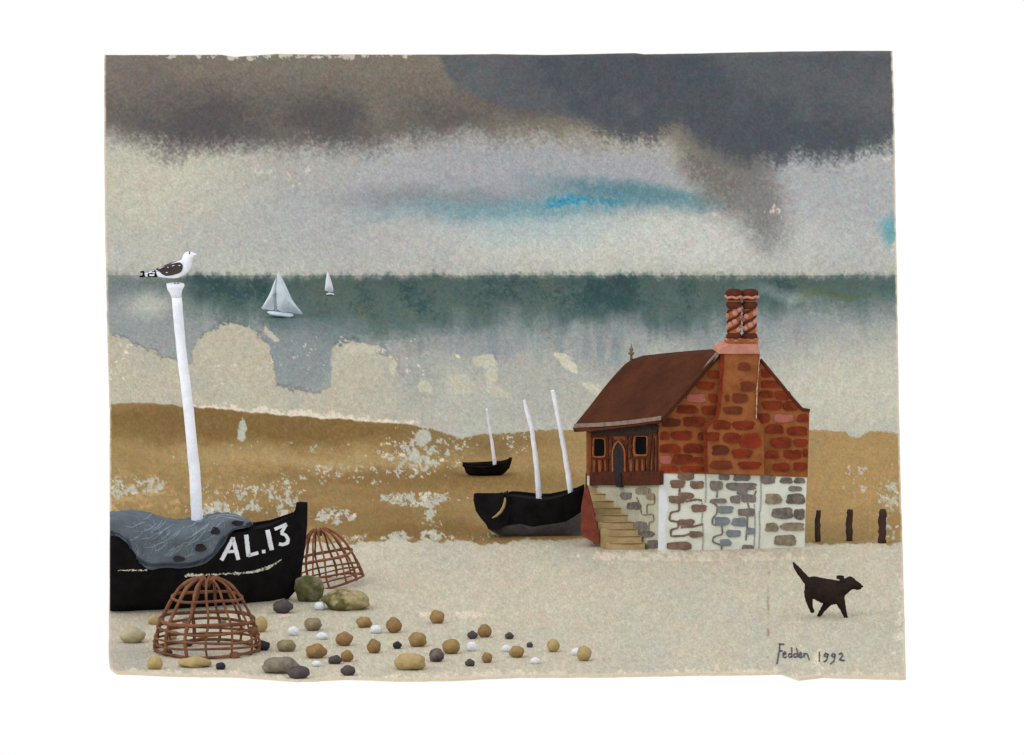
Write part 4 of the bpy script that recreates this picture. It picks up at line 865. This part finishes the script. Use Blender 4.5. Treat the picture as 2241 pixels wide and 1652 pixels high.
# ------------------------------------------------------------------ pebbles
PC = {'o': ((156,132,92),(136,108,68)), 'r': ((150,122,84),(120,96,66)), 'y': ((176,156,112),(158,138,96)), 'p': ((176,166,138),(164,154,124)), 'l': ((146,136,108),(118,104,82)), 'g': ((134,126,112),(108,100,90)),
      'd': ((88,80,80),(70,63,66)), 'k': ((58,56,63),(48,47,53)), 'w': ((222,226,232),(206,212,220)), 't': ((120,110,100),(58,54,58))}
def z6(x, y): return (631.1+x*.3328, 1204.8+y*.3328)
PEB = [(6,445,435,550,510,'o','ochre oval pebble left of the highest white pebble of the middle group'),
 (6,643,438,745,545,'r','upright ochre pebble just right of a white pebble, with a notch in its left side'),
 (6,932,392,1027,483,'o','round ochre pebble set highest up the beach, apart from the others'),
 (6,310,535,422,630,'r','rounded brown ochre pebble midway between two white pebbles, right of the smooth white oval'),
 (6,520,583,608,678,'r','pointed brown ochre pebble immediately left of the small black square pebble'),
 (6,790,535,913,636,'o','large ochre pebble with a pointed lower left, right of the small black pebble'),
 (6,1010,583,1128,683,'o','ochre pebble leaning on the grey and black mottled round pebble'),
 (6,113,615,248,712,'r','broad brown ochre pebble between the olive pebble and the lowest white pebble on the left'),
 (6,345,655,426,735,'r','small orange brown pebble joined to a dark flat pebble'),
 (6,693,675,910,788,'y','longest pale ochre pebble, drawn to a point on its left'),
 (6,1247,485,1335,575,'r','ochre pebble with a curled top, touching a small dark pebble on its left'),
 (6,1272,668,1343,740,'r','small squarish ochre pebble right of the lowest small dark pebble'),
 (6,1453,627,1552,706,'o','ochre pebble tucked against the right of a white pebble, with a smooth curved top'),
 (6,1700,580,1785,670,'y','pale ochre pebble standing alone, second from the right end'),
 (6,1898,627,1992,728,'y','pale crescent pebble at the far right end, half behind a white one'),
 (6,104,440,220,530,'l','soft edged olive brown pebble under the mossy boulders'),
 (6,685,598,745,650,'k','small black square pebble in the middle of the ochre ones'),
 (6,926,642,1022,735,'t','round mottled pebble, black below and grey above'),
 (6,1176,528,1245,585,'d','small dark brown pebble left of the ochre pebble with a curled top'),
 (6,1423,538,1482,585,'d','small dark pebble alone between the curled ochre pebble and the tiny one'),
 (6,1566,602,1608,640,'d','tiniest dark pebble of the right hand group'),
 (6,1163,714,1226,764,'d','lowest small dark pebble on the right, beside the squarish ochre one'),
 (6,262,690,350,750,'d','flat dark pebble joined to the small orange brown one'),
 (6,347,755,440,825,'d','dark brown pebble near the front edge, below the flat dark one'),
 (6,168,337,242,395,'w','white pebble directly below the gap between the two mossy boulders'),
 (6,184,538,262,588,'w','smooth white oval pebble below the olive brown one'),
 (6,538,490,616,548,'w','white pebble between two ochre pebbles in the uppermost row'),
 (6,1172,600,1243,665,'w','rounded white pebble below the small dark brown pebble touching the curled ochre one'),
 (6,1404,620,1460,668,'w','small white pebble against the left side of a smooth ochre pebble'),
 (6,1862,642,1925,692,'w','white pebble farthest right, overlapping the pale crescent pebble'),
 (6,1594,702,1655,748,'w','three cornered white pebble, lowest of the white ones on the right'),
 (6,155,725,215,765,'w','dull white pebble lowest on the left, under the broad brown ochre one'),
 (1,1342,950,1495,1055,'d','large dark grey pebble under the keel of the big boat by its bow'),
 (1,415,1060,500,1140,'y','pale ochre pebble beside the upper left shoulder of the large pot'),
 (1,670,1080,740,1130,'g','small grey pebble seen through the cane ribs, upper left'),
 (1,940,1085,1000,1140,'g','small grey pebble seen through the cane ribs, upper right'),
 (1,210,1155,395,1275,'p','big faint olive pebble farthest left on the beach'),
 (1,540,1170,640,1250,'p','faint olive pebble seen through the left ribs of the large pot'),
 (1,785,1180,860,1250,'y','pale ochre pebble seen through the middle of the large pot'),
 (1,1205,1075,1305,1195,'y','pale ochre pebble just outside the right shoulder of the large pot'),
 (1,1040,1100,1140,1200,'p','faint grey olive pebble seen through the right ribs of the large pot'),
 (1,675,1245,755,1300,'d','dark pebble inside the large pot near its lower hoops'),
 (1,1210,1255,1327,1330,'k','blue black pebble right of the large pot'),
 (1,1375,1245,1515,1340,'l','olive ochre pebble right of the blue black one'),
 (1,640,1375,885,1455,'y','long pale ochre pebble in front of the bottom hoop of the large pot'),
 (1,525,1318,600,1365,'d','dark pebble at the lower left foot of the large pot'),
 (1,920,1415,995,1472,'k','small black pebble alone near the front edge, below the big knot of the large pot'),
 (1,412,1365,528,1470,'y','ochre pebble below left of the large pot, with a notched left side'),
 (1,1262,1375,1540,1500,'g','largest grey olive pebble, at the front edge'),
 (1,1455,1445,1617,1540,'d','dark slate pebble overlapping the largest grey olive one at the front edge'),
 (1,1455,1150,1540,1220,'w','bright white pebble left of the soft olive brown pebble')]
for i, (reg, x0, y0, x1, y1, ck, lab) in enumerate(PEB):
    f = z6 if reg == 6 else z1; (ax_, ay), (bx_, by) = f(x0, y0), f(x1, y1); h = (by-ay)*D; rx = (bx_-ax_)/2*D; ry = rx*.75
    e = math.sin(ELEV)
    Yc_ = gY(by-ry*e*100*.5-1.0); rz = h/2*.99; p0 = pt((ax_+bx_)/2, (ay+by)/2, Yc_)
    mb = MB(); mb.ball(p0, (rx*.97, ry, rz), 0, 28, 18, .075 if ck != 'w' else .05, 50+i)
    c1, c2 = PC[ck]; m = paint('pebble_'+ck, c1, c2, 3.4, .14, gs=24, lo=.40, hi=.62)
    o = mb.build('pebble', m, loc=(p0.x, Yc_, 0)); tag(o, lab, 'pebble', 'pebbles scattered on the pale beach')
# ------------------------------------------------------------------ dog
def z5(x, y): return (1652.3+x*.257, 1090+y*.257)
Yd = gY(1350)
dog = thing('dog', (gp(1820,1350).x, Yd, 0), 'dark brown dog trotting right across the pale beach with its tail up', 'dog')
db = MB()
def dt(pts, rad, off=0, n=12): db.tube([pt(*z5(x, y), Yd)+Vector((0, o if isinstance(o, float) else off, 0)) for (x, y, *r_), o in zip(pts, [off]*len(pts))], [r*.257*D for r in rad], 0, n)
solid([(z5(x, 0)[0], z5(0, t)[1], z5(0, b)[1]) for x, t, b in ((424,690,780),(440,676,820),(480,666,852),(520,666,868),(560,674,886),(610,684,903),(650,690,908),(690,698,900),(725,700,880),(752,705,850),(775,715,820))], Yd, .72, db, n=18)
dt([(740,770),(790,735),(820,718)], [62,56,48]); db.ball(pt(*z5(806,718), Yd), (.135,.12,.13), 0, 16, 10)
dt([(815,718),(850,735),(885,750),(908,760)], [44,36,27,18]); dt([(830,755),(870,768),(900,773)], [20,15,8])
dt([(440,700),(410,665),(375,620),(345,580),(318,536)], [34,30,27,20,4])
dt([(462,780),(456,850),(466,905),(474,935),(484,955)], [46,34,23,17,16], -.07); dt([(470,780),(462,850),(470,905),(478,935),(488,955)], [44,32,22,16,15], .09)
dt([(660,850),(615,900),(590,940),(565,975),(550,998)], [50,34,24,20,17], .08)
dt([(715,840),(735,900),(752,945),(765,985),(772,1008)], [48,36,26,20,17], -.08)
for x, y, o in ((488,962,-.07), (490,962,.09), (548,1003,.08), (776,1014,-.08)): db.ball(pt(*z5(x, y), Yd)+Vector((0, o, 0)), (.055,.05,.032), 0, 12, 8)
dn_ = remeshed(db, 'body', FUR, .016, smooth=8, disp=.010, dscale=14); 
el = [(760,672),(742,666),(712,664),(692,670),(696,681),(714,685),(728,698),(762,704)]
for s_ in (-1, 1):
    ea = MB(); ea.prism([pt(*z5(x, y), Yd)+Vector((0, s_*.085, 0)) for x, y in el], [pt(*z5(x, y), Yd)+Vector((0, s_*.125, 0)) for x, y in el]); ea.build('ear', FUR, dog)
ft = dn_; rr = random.Random(4)
def tuft(x, y, dx, dy): p = pt(*z5(x, y), Yd); q = pt(*z5(x+dx, y+dy), Yd); ft.tube([p, q], [.022, .003], 0, 5)
for x, y in ((395,665),(372,635),(352,605),(340,585),(410,690)): tuft(x+4, y-4, -16, 14)
for k in range(26): x = 500+k*8.4; tuft(x, float(np.interp(x, [500,560,620,700], [848,880,900,893])), rr.uniform(-6, 2), rr.uniform(9, 17))
for x, y in ((770,790),(785,785),(800,778),(812,772),(828,768)): tuft(x, y-6, 0, 20)
for x, y in ((590,905),(570,935),(555,960)): tuft(x, y, -16, 0)
for x, y in ((434,740),(432,790),(436,840),(440,880)): tuft(x+6, y, -13, 6)
dn_.build('body', FUR, dog)
nm = MB(); nm.ball(pt(*z5(911,752), Yd), (.03,.03,.024), 0, 10, 7); nm.build('nose', BLACK, dog)
# ------------------------------------------------------------------ writing in the sand
wr = MB(); INK = paint('charcoal_line', (74,76,84), (110,112,116), 12, .25, k=.9)
def gs(pts, wd=4.2):
    q = [z5(*p) for p in pts]; rows = []; P = []
    for i in range(len(q)-1):
        n = max(1, int(math.hypot(q[i+1][0]-q[i][0], q[i+1][1]-q[i][1])/1.2))
        for k in range(n): t = k/n; P.append((q[i][0]*(1-t)+q[i+1][0]*t, q[i][1]*(1-t)+q[i+1][1]*t))
    P.append(q[-1])
    for i, (x, y) in enumerate(P):
        a, b = P[max(0, i-1)], P[min(len(P)-1, i+1)]; dx, dy = b[0]-a[0], b[1]-a[1]; l = math.hypot(dx, dy) or 1; h = wd*.257*random.uniform(.8, 1.9)
        rows.append([gp(x-dy/l*h, y+dx/l*h, .016), gp(x+dy/l*h, y-dx/l*h, .016)])
    wr.grid(rows, 0, False)
for s_ in ([(212,1240),(206,1300),(196,1360),(186,1410)], [(200,1240),(250,1242)], [(205,1300),(235,1298)], [(238,1334),(264,1322),(256,1306),(240,1318),(238,1345),(252,1358),(270,1348)], [(312,1326),(290,1322),(282,1342),(294,1356),(314,1342)], [(312,1270),(312,1355)],
           [(358,1326),(336,1322),(328,1342),(340,1356),(360,1342)], [(350,1272),(360,1300),(364,1352)], [(374,1340),(396,1328),(390,1312),(376,1322),(374,1346),(388,1356),(404,1346)], [(414,1318),(418,1354)], [(416,1334),(430,1320),(446,1328),(454,1352),(464,1376)],
           [(548,1305),(548,1390)], [(620,1330),(600,1318),(588,1340),(612,1352),(625,1325)], [(622,1330),(610,1375),(586,1395)], [(682,1330),(662,1318),(652,1342),(674,1352),(686,1328)], [(684,1332),(672,1385),(638,1412)], [(712,1330),(735,1316),(748,1335),(720,1375)], [(718,1376),(765,1380)]):
    gs(s_)
o = wr.build('handwriting', INK, loc=gp(1770, 1435)); tag(o, 'dark scrawled name and year 1992 on the pale ground below the dog', 'writing')
